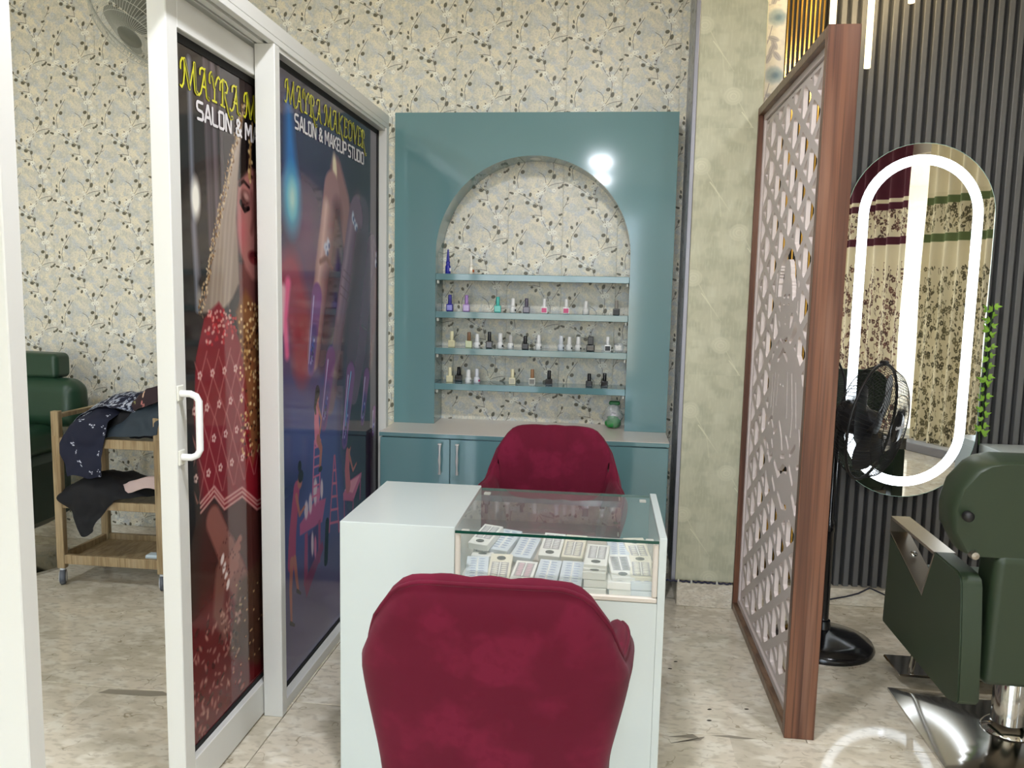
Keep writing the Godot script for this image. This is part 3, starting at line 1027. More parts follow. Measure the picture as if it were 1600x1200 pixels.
func room() -> void:
	var marble := marble_tex()
	# floor of large polished marble tiles, narrow joints between them
	var fb := MB.new()
	fb.b2(Vector3(-4.3, -0.12, -4.0), Vector3(5.2, -0.008, 5.0))
	var fl := struct("floor", fb, mat(rgb8(120, 112, 96), 0.7), "beige polished marble tile floor")
	var xs := [-4.2, -2.551, -0.951, 0.649, 2.249, 3.849, 5.1]
	var zs := [-3.9, -2.375, -1.175, 0.025, 1.225, 2.425, 3.625, 4.9]
	var variants := []
	for k in 3:
		var m := texmat(marble, 0.055)
		m.uv1_offset = Vector3(k * 0.37, k * 0.21, 0)
		variants.append(m)
	for i in xs.size() - 1:
		for j in zs.size() - 1:
			if j == 1 and i == 3:
				continue
			var t := MB.new()
			t.b2(Vector3(xs[i] + 0.0012, -0.008, zs[j] + 0.0012), Vector3(xs[i + (2 if j == 1 and i == 2 else 1)] - 0.0012, 0.0, zs[j + 1] - 0.0012), 0.0012)
			for k in t.u.size():
				t.u[k] = t.u[k] * Vector2(0.62, 0.8)
			part("tile", t, variants[(i * 2 + j) % 3], fl)
	for q in [[0.23, -2.345, 0.31, -2.372, 0.33, -2.35], [0.235, -2.31, 0.33, -2.34, 0.345, -2.362, 0.3, -2.335], [0.36, -2.372, 0.46, -2.365, 0.50, -2.374, 0.42, -2.382], [-1.60, -2.33, -1.42, -2.335, -1.36, -2.352, -1.40, -2.372, -1.58, -2.36]]:
		var g := MB.new()
		var p := []
		for k in range(0, q.size(), 2):
			p.append(Vector3(q[k], 0.0006, q[k + 1]))
		g.face(p, Vector3.UP)
		part("grout_smear", g, mat(rgb8(150, 142, 126), 0.6), fl)
	for q in [[0.30, -2.86, 0.3], [0.275, -2.80, 0.0], [0.38, -2.53, 0.4], [0.37, -2.46, 0.1], [0.27, -3.2, 0.2], [0.50, -2.55, 0.2]]:
		var g := MB.new()
		g.t = Transform3D(Basis(Vector3.UP, q[2]), Vector3(q[0], 0.001, q[1]))
		g.ball(Vector3.ZERO, Vector3(0.008, 0.001, 0.004), 8, 4)
		part("speck", g, mat(rgb8(50, 44, 36), 0.8), fl)
	var cb := MB.new()
	cb.b2(Vector3(-4.3, CEIL, -4.0), Vector3(5.2, CEIL + 0.12, 5.0))
	struct("ceiling", cb, M.paint, "plain white ceiling")
	# back wall with tongue-and-groove printed panels
	var wb := MB.new()
	wb.b2(Vector3(-4.2, 0, BACK - 0.15), Vector3(5.1, CEIL, BACK - 0.012))
	var wall := struct("wall_back", wb, mat(rgb8(150, 146, 120), 0.7), "back wall clad in panels printed with blossom branches")
	var wt := wall_tex()
	var wm := texmat(wt, 0.42)
	var x0 := -0.717
	for i in range(-14, 5):
		var a := x0 + i * 0.2545
		var b := minf(a + 0.2545, 0.36)
		if i < -13:
			a = -4.2
		if a >= 0.355:
			break
		var q := MB.new()
		q.b2(Vector3(a, 0.085, BACK - 0.012), Vector3(b, CEIL, BACK), 0.0022)
		var off := panel_offset(i)
		for k in q.u.size():  # print: one repeat across, 0.326 m up
			var p := q.v[k]
			q.u[k] = Vector2((p.x - (x0 + i * 0.2545)) / 0.2545, (1.673 + off - p.y) / 0.326 + 0.58)
		part("panel", q, wm, wall)
	var sk := MB.new()
	sk.b2(Vector3(-4.2, 0, BACK - 0.012), Vector3(0.355, 0.085, BACK + 0.004), 0.003)
	struct("baseboard_back", sk, texmat(marble, 0.2, Vector3(0.9, 3.0, 0.9)), "marble skirting along the papered back wall")
	# sage pillar
	var pb := MB.new()
	pb.b2(Vector3(0.338, 0.108, BACK - 0.01), Vector3(0.603, CEIL, -3.42), 0.004)
	for k in pb.u.size():
		pb.u[k] = Vector2(pb.v[k].x / 0.5 + 0.3 + pb.v[k].z * 1.7, -pb.v[k].y / 1.0)
	var pil := struct("wall_pillar", pb, texmat(sage_tex(), 0.5), "sage green pillar papered with faint roses")
	var pt := MB.new()
	pt.b2(Vector3(0.3225, 0.108, -3.436), Vector3(0.340, CEIL, -3.414), 0.002)
	part("edge_trim", pt, mat(rgb8(150, 150, 158), 0.35, 0.5), pil)
	var sp := MB.new()
	sp.b2(Vector3(0.334, 0.108, BACK), Vector3(0.3385, CEIL, -3.436))
	for k in sp.u.size():
		sp.u[k] = Vector2(sp.v[k].z / 0.2545, -sp.v[k].y / 0.326)
	var spm := texmat(wt, 0.42)
	spm.albedo_color = rgb8(206, 212, 232)
	part("side_paper", sp, spm, pil)
	var ps := MB.new()
	ps.b2(Vector3(0.347, 0, BACK), Vector3(0.582, 0.106, -3.402), 0.003)
	struct("baseboard_pillar", ps, texmat(marble, 0.2, Vector3(1.6, 3.0, 1.6)), "marble plinth of the sage pillar")
	# pale floral strip, gold strips, charcoal slats to the right of the pillar
	var pf := MB.new()
	pf.b2(Vector3(0.603, 0.08, BACK), Vector3(0.708, CEIL, -3.60))
	for k in pf.u.size():
		pf.u[k] = Vector2((pf.v[k].x - 0.6) / 0.11, -pf.v[k].y / 0.66 - 0.16)
	part("floral_strip", pf, texmat(bloom_tex(), 0.5), wall)
	var gb := MB.new()
	gb.b2(Vector3(0.708, 0.08, BACK), Vector3(0.868, CEIL, -3.606))
	var gp := struct("trim_1", gb, M.black, "black panel with narrow mirror-gold vertical strips")
	for k in 9:
		var s := MB.new()
		s.b2(Vector3(0.711 + k * 0.0178, 0.08, -3.607), Vector3(0.7195 + k * 0.0178, CEIL, -3.597), 0.0015)
		part("gold_strip", s, M.gold, gp)
	var sb := MB.new()
	sb.b2(Vector3(0.868, 0.078, BACK), Vector3(4.8, CEIL, -3.575))
	var sw := struct("wall_slatted", sb, M.groove, "charcoal grey wall of vertical slats behind the mirror")
	for k in 90:
		var s := MB.new()
		var a := 0.872 + k * 0.0402
		s.t = Transform3D(Basis(Vector3.RIGHT, -PI / 2), Vector3.ZERO)
		s.prism(PackedVector2Array([Vector2(a, 3.577), Vector2(a + 0.028, 3.577), Vector2(a + 0.025, 3.556), Vector2(a + 0.022, 3.554), Vector2(a + 0.006, 3.554), Vector2(a + 0.003, 3.556)]), 0.078, CEIL)
		part("slat", s, M.slat, sw)
	var s2 := MB.new()
	s2.b2(Vector3(0.62, 0, BACK), Vector3(4.8, 0.076, -3.525), 0.003)
	struct("baseboard_slatted", s2, texmat(marble, 0.2, Vector3(0.9, 3.0, 0.9)), "marble skirting under the charcoal slats")
	# the sides nobody photographs, needed to close the room
	var lb := MB.new()
	lb.b2(Vector3(-4.3, 0, -4.0), Vector3(-4.1, CEIL, 5.0))
	struct("wall_left", lb, mat(rgb8(206, 202, 184), 0.7), "plain wall of the inner room")
	var rb := MB.new()
	rb.b2(Vector3(-4.3, 0, 4.7), Vector3(-2.6, CEIL, 4.9))
	rb.b2(Vector3(0.5, 0, 4.7), Vector3(5.2, CEIL, 4.9))
	rb.b2(Vector3(-2.6, 2.5, 4.7), Vector3(0.5, CEIL, 4.9))
	rb.b2(Vector3(-2.6, 0, 4.7), Vector3(0.5, 0.1, 4.9))
	struct("wall_front", rb, mat(rgb8(214, 212, 202), 0.7), "plain wall behind the camera")
	var fw := MB.new()
	for x in [-2.6, -1.59, -0.56, 0.45]:
		fw.b2(Vector3(x, 0.1, 4.78), Vector3(x + 0.05, 2.5, 4.83), 0.004)
	fw.b2(Vector3(-2.6, 0.1, 4.78), Vector3(0.5, 0.15, 4.83), 0.004)
	fw.b2(Vector3(-2.6, 2.45, 4.78), Vector3(0.5, 2.5, 4.83), 0.004)
	var sw2 := struct("window_2", fw, M.white, "unseen glazed opening behind the camera, placed to light the faces turned to it")  # unseen opening, lets cool sky light onto posts and cabinet fronts
	for q in [[-2.55, -1.59], [-1.54, -0.56], [-0.51, 0.45]]:
		var g := MB.new()
		g.b2(Vector3(q[0], 0.15, 4.80), Vector3(q[1], 2.45, 4.806))
		part("pane", g, M.glass, sw2)
	# slanting window wall on the right; its own x runs towards the camera side, z into the room
	var B := Basis(Vector3(-0.429, 0, 0.9033), Vector3.UP, Vector3(-0.9033, 0, -0.429))
	var W := Transform3D(B, Vector3(2.81, 0, 0.463))
	var ww := MB.new()
	ww.t = W
	ww.b2(Vector3(-5.0, 0, -0.2), Vector3(-0.75, CEIL, -0.03))
	ww.b2(Vector3(1.0, 0, -0.2), Vector3(4.9, CEIL, -0.03))
	ww.b2(Vector3(-0.75, 2.62, -0.2), Vector3(1.0, CEIL, -0.03))
	ww.b2(Vector3(-0.75, 0, -0.2), Vector3(1.0, 0.1, -0.03))
	struct("wall_right", ww, mat(rgb8(216, 212, 202), 0.7), "slanting window wall seen only in the mirror")
	var wf := MB.new()
	wf.t = W
	for x in [-0.75, 0.12, 0.95]:
		wf.b2(Vector3(x, 0.1, -0.14), Vector3(x + 0.05, 2.62, -0.09), 0.004)
	wf.b2(Vector3(-0.75, 0.1, -0.14), Vector3(1.0, 0.15, -0.09), 0.004)
	wf.b2(Vector3(-0.75, 2.57, -0.14), Vector3(1.0, 2.62, -0.09), 0.004)
	var wn := struct("window_1", wf, M.white, "tall window behind the curtains")
	for q in [[-0.70, 0.12], [0.17, 0.95]]:
		var g := MB.new()
		g.t = W
		g.b2(Vector3(q[0], 0.15, -0.118), Vector3(q[1], 2.57, -0.112))
		part("pane", g, M.glass, wn)
	var ks := MB.new()
	ks.t = W
	ks.b2(Vector3(-0.9, 0, -0.03), Vector3(1.1, 0.075, 0.14), 0.006)
	solo("window_step", ks, mat(rgb8(120, 116, 116), 0.4), "low grey stone step under the curtained window, seen in the mirror", "step")
	var rod := MB.new()
	rod.t = W
	rod.tube([Vector3(-0.95, 2.735, 0.07), Vector3(1.15, 2.735, 0.07)], 0.013, 10)
	for x in [-0.9, 0.1, 1.1]:
		rod.b2(Vector3(x - 0.01, 2.72, -0.03), Vector3(x + 0.01, 2.75, 0.07))
	solo("curtain_rod", rod, M.chrome, "metal rod carrying the two curtains, seen in the mirror", "curtain rod")
	var cm := curtain_tex(rgb8(86, 24, 44), rgb8(82, 24, 42), rgb8(128, 88, 78), rgb8(236, 224, 192), 3)
	var cg := curtain_tex(rgb8(236, 224, 190), rgb8(104, 118, 72), rgb8(140, 130, 94), rgb8(230, 218, 182), 4)
	for q in [[0.20, 1.0, cm, "maroon and cream floral curtain, nearer the fan in the mirror"], [-0.68, 0.0, cg, "cream and green floral curtain, nearer the ivy in the mirror"]]:
		var rows := []
		for i in 13:
			var row := PackedVector3Array()
			for j in 97:
				var f := j / 96.0
				var y := lerpf(2.73, 0.1, i / 12.0)
				row.append(W * Vector3(lerpf(q[0], q[1], f), y, 0.075 + 0.035 * sin(f * TAU * 5.0 + 0.4 * sin(i * 0.3)) + 0.006 * sin(f * 40.0 + i)))
			rows.append(row)
		var c := MB.new()
		c.sheet(rows, 0.002, Vector2(3.0, 1.0))
		var m := texmat(q[2], 0.8)
		m.backlight_enabled = true
		m.backlight = Color(0.35, 0.35, 0.33)
		solo("curtain", c, m, q[3], "curtain", "floral curtains at the window")

# ---------------------------------------------------------------- the aluminium and glass partition
const SCRIPT := {
	"M": [1.12, [[-0.06, 0.6], [-0.04, 0.82], [0.06, 0.97], [0.2, 0.96], [0.19, 0.5], [0.12, 0.14], [0.0, -0.02], [-0.1, 0.02]], [[0.2, 0.96], [0.34, 0.6], [0.5, 0.06]], [[0.5, 0.06], [0.7, 0.6], [0.86, 1.0]], [[0.86, 1.0], [0.87, 0.4], [0.9, 0.06], [1.0, 0.0]]],
	"A": [0.84, [[0.1, 0.74], [0.12, 0.92], [0.26, 1.0], [0.5, 0.98]], [[0.5, 0.98], [0.34, 0.5], [0.18, 0.1], [0.04, -0.02], [-0.06, 0.05]], [[0.5, 0.98], [0.56, 0.5], [0.62, 0.05], [0.74, 0.0]], [[0.26, 0.36], [0.58, 0.36]]],
	"Y": [0.78, [[0.0, 0.66], [0.02, 0.9], [0.12, 1.0], [0.24, 0.88], [0.34, 0.52]], [[0.74, 0.94], [0.66, 1.0], [0.54, 0.9], [0.34, 0.52], [0.32, 0.1]], [[0.16, 0.02], [0.46, 0.02]]],
	"R": [0.86, [[0.26, 0.94], [0.25, 0.5], [0.22, 0.04]], [[0.06, 0.02], [0.36, 0.0]], [[0.0, 0.56], [0.02, 0.84], [0.24, 1.0], [0.5, 0.96], [0.62, 0.78], [0.54, 0.58], [0.28, 0.5]], [[0.36, 0.5], [0.54, 0.14], [0.7, -0.22], [0.82, -0.32], [0.94, -0.28]]],
	"K": [0.86, [[0.18, 1.0], [0.17, 0.5], [0.14, 0.04]], [[0.02, 0.02], [0.28, 0.0]], [[0.72, 0.98], [0.56, 0.88], [0.2, 0.5]], [[0.28, 0.56], [0.5, 0.16], [0.7, -0.2], [0.86, -0.26]]],
	"E": [0.7, [[0.6, 0.86], [0.56, 0.98], [0.2, 0.98]], [[0.2, 0.98], [0.19, 0.5], [0.16, 0.02]], [[0.04, 0.02], [0.44, 0.0], [0.58, 0.14]], [[0.19, 0.52], [0.44, 0.54]]],
	"O": [0.88, [[0.4, 1.0], [0.16, 0.88], [0.04, 0.5], [0.14, 0.12], [0.38, 0.0], [0.62, 0.12], [0.74, 0.5], [0.64, 0.86], [0.4, 1.0]]],
	"V": [0.78, [[-0.06, 0.7], [0.0, 0.92], [0.12, 1.0], [0.2, 0.9], [0.28, 0.5], [0.36, 0.0]], [[0.36, 0.0], [0.58, 0.6], [0.78, 1.02]]],
	" ": [0.36],
}
const BLOCK := {
	"S": [0.8, [[0.56, 1.0], [0.1, 1.0], [0.0, 0.9], [0.0, 0.62], [0.1, 0.52], [0.5, 0.48], [0.6, 0.38], [0.6, 0.1], [0.5, 0.0], [0.04, 0.0]]],
	"A": [0.82, [[0.0, 0.0], [0.28, 1.0], [0.36, 1.0], [0.64, 0.0]], [[0.12, 0.3], [0.52, 0.3]]],
	"L": [0.74, [[0.0, 1.0], [0.0, 0.1], [0.1, 0.0], [0.52, 0.0]]],
	"O": [0.82, [[0.1, 0.0], [0.0, 0.1], [0.0, 0.9], [0.1, 1.0], [0.5, 1.0], [0.6, 0.9], [0.6, 0.1], [0.5, 0.0], [0.1, 0.0]]],
	"N": [0.82, [[0.0, 0.0], [0.0, 1.0], [0.08, 1.0], [0.52, 0.0], [0.6, 0.0], [0.6, 1.0]]],
	"&": [0.86, [[0.66, 0.0], [0.12, 0.74], [0.15, 0.95], [0.32, 1.0], [0.48, 0.88], [0.42, 0.68], [0.08, 0.4], [0.04, 0.14], [0.18, 0.0], [0.42, 0.04], [0.64, 0.46]]],
	"M": [0.98, [[0.0, 0.0], [0.0, 1.0], [0.1, 1.0], [0.38, 0.34], [0.66, 1.0], [0.76, 1.0], [0.76, 0.0]]],
	"K": [0.78, [[0.0, 0.0], [0.0, 1.0]], [[0.55, 1.0], [0.1, 0.5], [0.58, 0.0]]],
	"E": [0.7, [[0.5, 1.0], [0.08, 1.0], [0.0, 0.92], [0.0, 0.08], [0.08, 0.0], [0.5, 0.0]], [[0.0, 0.5], [0.44, 0.5]]],
	"U": [0.8, [[0.0, 1.0], [0.0, 0.1], [0.1, 0.0], [0.48, 0.0], [0.58, 0.1], [0.58, 1.0]]],
	"P": [0.76, [[0.0, 0.0], [0.0, 1.0], [0.48, 1.0], [0.58, 0.9], [0.58, 0.5], [0.48, 0.4], [0.0, 0.4]]],
	"T": [0.74, [[0.0, 1.0], [0.6, 1.0]], [[0.3, 1.0], [0.3, 0.0]]],
	"D": [0.82, [[0.0, 0.0], [0.0, 1.0], [0.46, 1.0], [0.58, 0.87], [0.58, 0.13], [0.46, 0.0], [0.0, 0.0]]],
	"I": [0.26, [[0.0, 0.0], [0.0, 1.0]]],
	" ": [0.4],
}

const THICK := {"M": [2, 4], "A": [3], "Y": [1], "R": [1, 4], "K": [1, 3], "E": [2], "O": [1], "V": [1]}

func write(mb: MB, font: Dictionary, s: String, at: Vector2, cap: float, hs: float, w: float, z: float, only := 0, w2 := 0.0, ax := 1.0) -> void:  # only: 0 all strokes, 1 the thick ones; w2 the width of thick strokes
	var x := at.x
	for ch in s:
		var g: Array = font[ch]
		for k in range(1, g.size()):
			var thick: bool = w2 > 0.0 and THICK.has(ch) and k in THICK[ch]
			if only == 0 or thick:
				mb.ribbon(g[k], w2 if thick else w, z, cap * hs, cap, Vector2(x, at.y), ax)
		x += g[0] * cap * hs

# lettering of both posters; local x runs away from the camera along the glass, z out towards the desk
func lettering(poster: Node3D, at: Vector2, block_at: Vector2) -> void:
	var a := MB.new()
	write(a, SCRIPT, "MAYRA MAKEOVER", at, 0.069, 1.04, 0.0058, 0.0012, 0, 0.0115, 1.1)
	part("lettering", a, M.yellow, poster)
	var b := MB.new()
	write(b, SCRIPT, "MAYRA MAKEOVER", at, 0.069, 1.04, 0.0, 0.0030, 1, 0.0048, 1.1)
	part("lettering_fill", b, M.yellow_fill, poster)
	var c := MB.new()
	write(c, BLOCK, "SALON & MAKEUP STUDIO", block_at, 0.042, 1.16, 0.0076, 0.0012, 0, 0.0, 1.2)
	part("tagline", c, M.print_white, poster)

func poster_mesh(w: float, h: float, u0: float) -> MB:
	var q := MB.new()
	q.b2(Vector3(0, -h, -0.004), Vector3(w, 0, -0.0005))
	q.quad_uv([Vector3(0, 0, 0), Vector3(w, 0, 0), Vector3(w, -h, 0), Vector3(0, -h, 0)], [Vector2(u0, 0), Vector2(u0 + w / 1.06, 0), Vector2(u0 + w / 1.06, 1), Vector2(u0, 1)], Vector3(0, 0, 1))
	return q

func print_mat(t: Texture2D) -> StandardMaterial3D:
	var m := texmat(t, 0.07)
	m.texture_repeat = false
	return m

func partition() -> void:
	var t := thing("glass_partition", "cream aluminium partition frame around a purple manicure poster, left of the desk", "partition", Vector3(-0.951, 0, -2.277))
	var o := Vector3(0.951, 0, 2.277)
	var p := MB.new()
	p.b2(Vector3(-1.0115, 0, -2.313) + o, Vector3(-0.951, 2.012, -2.277) + o, 0.002)
	part("post", p, M.alu, t)
	p = MB.new()
	p.b2(Vector3(-1.0115, 0, -3.5) + o, Vector3(-0.951, 2.012, -3.46) + o, 0.002)
	part("post", p, M.alu, t)
	p = MB.new()
	p.b2(Vector3(-1.0115, 0, -1.236) + o, Vector3(-0.951, 2.012, -1.196) + o, 0.002)
	part("post", p, M.alu, t)
	p = MB.new()  # header with two sliding tracks underneath
	p.b2(Vector3(-1.075, 2.03, -3.5) + o, Vector3(-0.951, 2.07, -1.19) + o, 0.002)
	for x in [[-0.972, -0.951], [-1.004, -0.984], [-1.02, -1.012], [-1.075, -1.066]]:
		p.b2(Vector3(x[0], 2.012, -3.5) + o, Vector3(x[1], 2.03, -1.19) + o, 0.001)
	part("header", p, M.alu, t)
	p = MB.new()
	p.b2(Vector3(-1.0, 0, -3.46) + o, Vector3(-0.957, 0.036, -2.313) + o, 0.002)
	part("bottom_rail", p, M.alu, t)
	p = MB.new()
	p.b2(Vector3(-1.0, 2.0, -3.46) + o, Vector3(-0.957, 2.012, -2.313) + o)
	part("top_bead", p, M.alu, t)
	for g in [[0.036, 0.052, -2.313], [1.982, 2.0, -2.313], [0.036, 2.0, -3.435]]:
		p = MB.new()
		p.b2(Vector3(-0.998, g[0], -3.46) + o, Vector3(-0.985, g[1], g[2]) + o)
		part("gasket", p, M.rubber, t)
	var po := part("poster", poster_mesh(1.122, 1.95, -0.087 / 1.06), print_mat(nails_poster()), t)
	po.rotation.y = PI / 2
	po.position = Vector3(-0.987, 1.998, -2.313) + o
	lettering(po, Vector2(0.128, -0.109), Vector2(0.2, -0.172))
	# the sliding leaf, standing part open behind the post
	var d := thing("sliding_door", "half open white sliding door with a bride poster and a white pull handle", "door", Vector3(-1.043, 0, -1.81))
	var q := Vector3(1.043, 0, 1.81)
	for z in [[-1.862, -1.812], [-2.99, -2.94]]:
		var s := MB.new()
		s.b2(Vector3(-1.06, 0.006, z[0]) + q, Vector3(-1.0135, 2.0, z[1]) + q, 0.002)
		part("stile", s, M.alu, d)
	var r := MB.new()
	r.b2(Vector3(-1.06, 0.006, -2.94) + q, Vector3(-1.0135, 0.108, -1.862) + q, 0.002)
	part("rail", r, M.alu, d)
	r = MB.new()
	r.b2(Vector3(-1.06, 1.925, -2.94) + q, Vector3(-1.0135, 2.0, -1.862) + q, 0.002)
	part("rail", r, M.alu, d)
	for g in [[0.108, 0.122], [1.905, 1.925]]:
		r = MB.new()
		r.b2(Vector3(-1.05, g[0], -2.94) + q, Vector3(-1.031, g[1], -1.862) + q)
		part("gasket", r, M.rubber, d)
	var bp := part("poster", poster_mesh(1.078, 1.812, -0.018 / 1.06), print_mat(bride_poster()), d)
	bp.rotation.y = PI / 2
	bp.position = Vector3(-1.034, 1.917, -1.862) + q
	lettering(bp, Vector2(0.05, -0.112), Vector2(0.122, -0.172))
	var h := MB.new()
	h.tube([Vector3(-1.012, 1.068, -1.828) + q, Vector3(-0.985, 1.068, -1.828) + q, Vector3(-0.972, 1.062, -1.83) + q, Vector3(-0.966, 1.05, -1.832) + q, Vector3(-0.966, 0.93, -1.832) + q, Vector3(-0.972, 0.918, -1.83) + q, Vector3(-0.985, 0.912, -1.828) + q, Vector3(-1.012, 0.912, -1.828) + q], 0.0085, 10)
	var hn := part("handle", h, mat(rgb8(236, 236, 234), 0.2), d)
	for y in [1.05, 0.892]:
		var hm := MB.new()
		hm.b2(Vector3(-1.0135, y, -1.842) + q, Vector3(-1.009, y + 0.038, -1.814) + q, 0.002)
		part("handle_mount", hm, M.white, hn)

# ---------------------------------------------------------------- teal cabinet with the arched display
func cabinet() -> void:
	var t := thing("display_cabinet", "teal laminate cabinet with an arched open hutch and four shelves against the papered wall", "cabinet", Vector3(-0.335, 0, -3.6))
	var o := Vector3(0.335, 0, 3.6)
	# hutch: arch cut into a slab that stands off the wall
	var pg := PackedVector2Array([Vector2(-0.9603, 0.712), Vector2(-0.9603, 2.112), Vector2(0.2916, 2.112), Vector2(0.2916, 0.712), Vector2(0.1055, 0.712)])
	for k in 41:
		var a := PI * k / 40.0
		pg.append(Vector2(-0.332 + cos(a) * 0.4375, 1.489 + sin(a) * 0.4375))
	pg.append(Vector2(-0.7695, 0.712))
	var h := MB.new()
	h.t = Transform3D(Basis(), o)
	h.prism(pg, -3.807, -3.636, true)
	part("hutch", h, M.teal, t)
	var dl := MB.new()
	dl.t = Transform3D(Basis(), Vector3(-0.332, 1.9235, -3.72) + o)
	dl.lathe([Vector2(0.0, 0.0), Vector2(0.026, 0.0), Vector2(0.028, 0.006), Vector2(0.0, 0.006)], 18)
	part("spotlight_trim", dl, M.white, t)
	var ys := [1.403, 1.232, 1.0655, 0.9015]
	for y in ys:
		var s := MB.new()
		s.b2(Vector3(-0.768, y - 0.029, -3.806) + o, Vector3(0.104, y, -3.634) + o, 0.0015)
		var sn := part("shelf", s, M.teal, t)
		for x in [-0.764, 0.092]:
			for z in [-3.66, -3.79]:
				var br := MB.new()
				br.b2(Vector3(x, y - 0.045, z) + o, Vector3(x + 0.008, y - 0.0295, z + 0.018) + o, 0.002)
				part("bracket", br, M.white, sn)
	var c := MB.new()
	c.b2(Vector3(-0.95, 0.06, -3.8) + o, Vector3(0.28, 0.69, -3.40) + o, 0.002)
	c.b2(Vector3(-0.93, 0.0, -3.78) + o, Vector3(0.26, 0.06, -3.44) + o)
	part("carcass", c, M.teal, t)
	var ct := MB.new()
	ct.b2(Vector3(-0.958, 0.7095, -3.8055) + o, Vector3(0.2885, 0.7115, -3.3805) + o)
	part("worktop", ct, M.counter, t)
	ct = MB.new()
	ct.b2(Vector3(-0.958, 0.692, -3.8055) + o, Vector3(0.2885, 0.7095, -3.3805) + o, 0.001)
	part("worktop_edge", ct, M.teal, t)
	for k in 4:
		var x0 := -0.956 + k * 0.3108
		var d := MB.new()
		d.b2(Vector3(x0 + 0.0015, 0.07, -3.4) + o, Vector3(x0 + 0.3093, 0.687, -3.384) + o, 0.0015)
		var dn := part("door", d, M.teal, t)
		var hx := x0 + (0.27 if k % 2 == 0 else 0.035)
		var hd := MB.new()
		var pts := []
		var rad := []
		for i in 15:
			var f := i / 14.0
			pts.append(Vector3(hx, 0.665 - 0.128 * f, -3.364 + 0.004 * sin(f * PI)) + o)
			rad.append(0.0055 + 0.0012 * cos(f * TAU * 2.0))
		hd.tube(pts, rad, 10)
		for y in [0.658, 0.543]:
			hd.tube([Vector3(hx, y, -3.386) + o, Vector3(hx, y, -3.364) + o], 0.004, 8)
		hd.box(Vector3(hx, 0.669, -3.364) + o, Vector3(0.017, 0.007, 0.014), 0.002)
		part("handle", hd, M.pull, dn)

# kinds: 0 square bottle, 1 round bottle, 2 glue bottle, 3 wide double bottle
func bottle(kind: int, x: float, y: float, z: float, h: float, body: Color, cap: Color, label: String, band = null) -> void:
	var t := thing("polish_bottle" if kind != 2 else "glue_bottle", label, "bottle", Vector3(x, y, z), 0.0, "nail polish bottles on the hutch shelves" if kind != 2 else "nail glue bottles on the top shelf")
	var b := MB.new()
	var c := MB.new()
	var hb := h * 0.44
	if kind == 0:
		b.rbox(Vector3(0, hb * 0.5, 0), Vector3(0.031, hb, 0.022), 0.003)
		c.lathe([Vector2(0.0, hb), Vector2(0.0084, hb), Vector2(0.0088, hb + 0.003), Vector2(0.0082, h - 0.0015), Vector2(0.0066, h), Vector2(0.0, h)], 14)
	elif kind == 1:
		b.lathe([Vector2(0, 0), Vector2(0.013, 0), Vector2(0.0148, 0.002), Vector2(0.0148, hb * 0.66), Vector2(0.0128, hb * 0.88), Vector2(0.0105, hb * 0.95), Vector2(0.01, hb), Vector2(0, hb)], 20)
		c.lathe([Vector2(0, hb), Vector2(0.0100, hb + 0.0005), Vector2(0.0104, hb + 0.003), Vector2(0.0088, h - 0.002), Vector2(0.0072, h), Vector2(0, h)], 16)
	elif kind == 2:
		b.lathe([Vector2(0, 0), Vector2(0.0115, 0), Vector2(0.0125, 0.002), Vector2(0.0125, h * 0.3), Vector2(0.0095, h * 0.36), Vector2(0.0085, h * 0.4), Vector2(0.0095, h * 0.42), Vector2(0.0095, h * 0.5), Vector2(0.007, h * 0.52), Vector2(0, h * 0.52)], 20)
		c.lathe([Vector2(0, h * 0.52), Vector2(0.0075, h * 0.52), Vector2(0.0078, h * 0.56), Vector2(0.0036, h - 0.002), Vector2(0.002, h), Vector2(0, h)], 16)
	else:
		b.rbox(Vector3(0, hb * 0.5, 0), Vector3(0.038, hb, 0.026), 0.004)
		c.rbox(Vector3(0, (hb + h) * 0.5, 0), Vector3(0.026, h - hb, 0.02), 0.003)
	part("body", b, mat(body, 0.14), t)
	part("cap", c, mat(cap, 0.28), t)
	if band != null:
		var l := MB.new()
		if kind == 1 or kind == 2:
			l.t = Transform3D(Basis(Vector3.UP, 0.6), Vector3.ZERO)
			for k in 5:
				var a0 := 0.55 + k * 0.2
				var p := []
				for q in [[a0, 0.25], [a0 + 0.2, 0.25], [a0 + 0.2, 0.55], [a0, 0.55]]:
					p.append(Vector3(cos(q[0]) * 0.0152, hb * q[1], sin(q[0]) * 0.0152))
				l.face(p, Vector3(cos(a0), 0, sin(a0)))
		else:
			l.b2(Vector3(-0.0115, hb * 0.14, 0.0105), Vector3(0.0115, hb * 0.84, 0.0116), 0.0004)
		part("label", l, mat(band, 0.4), t)

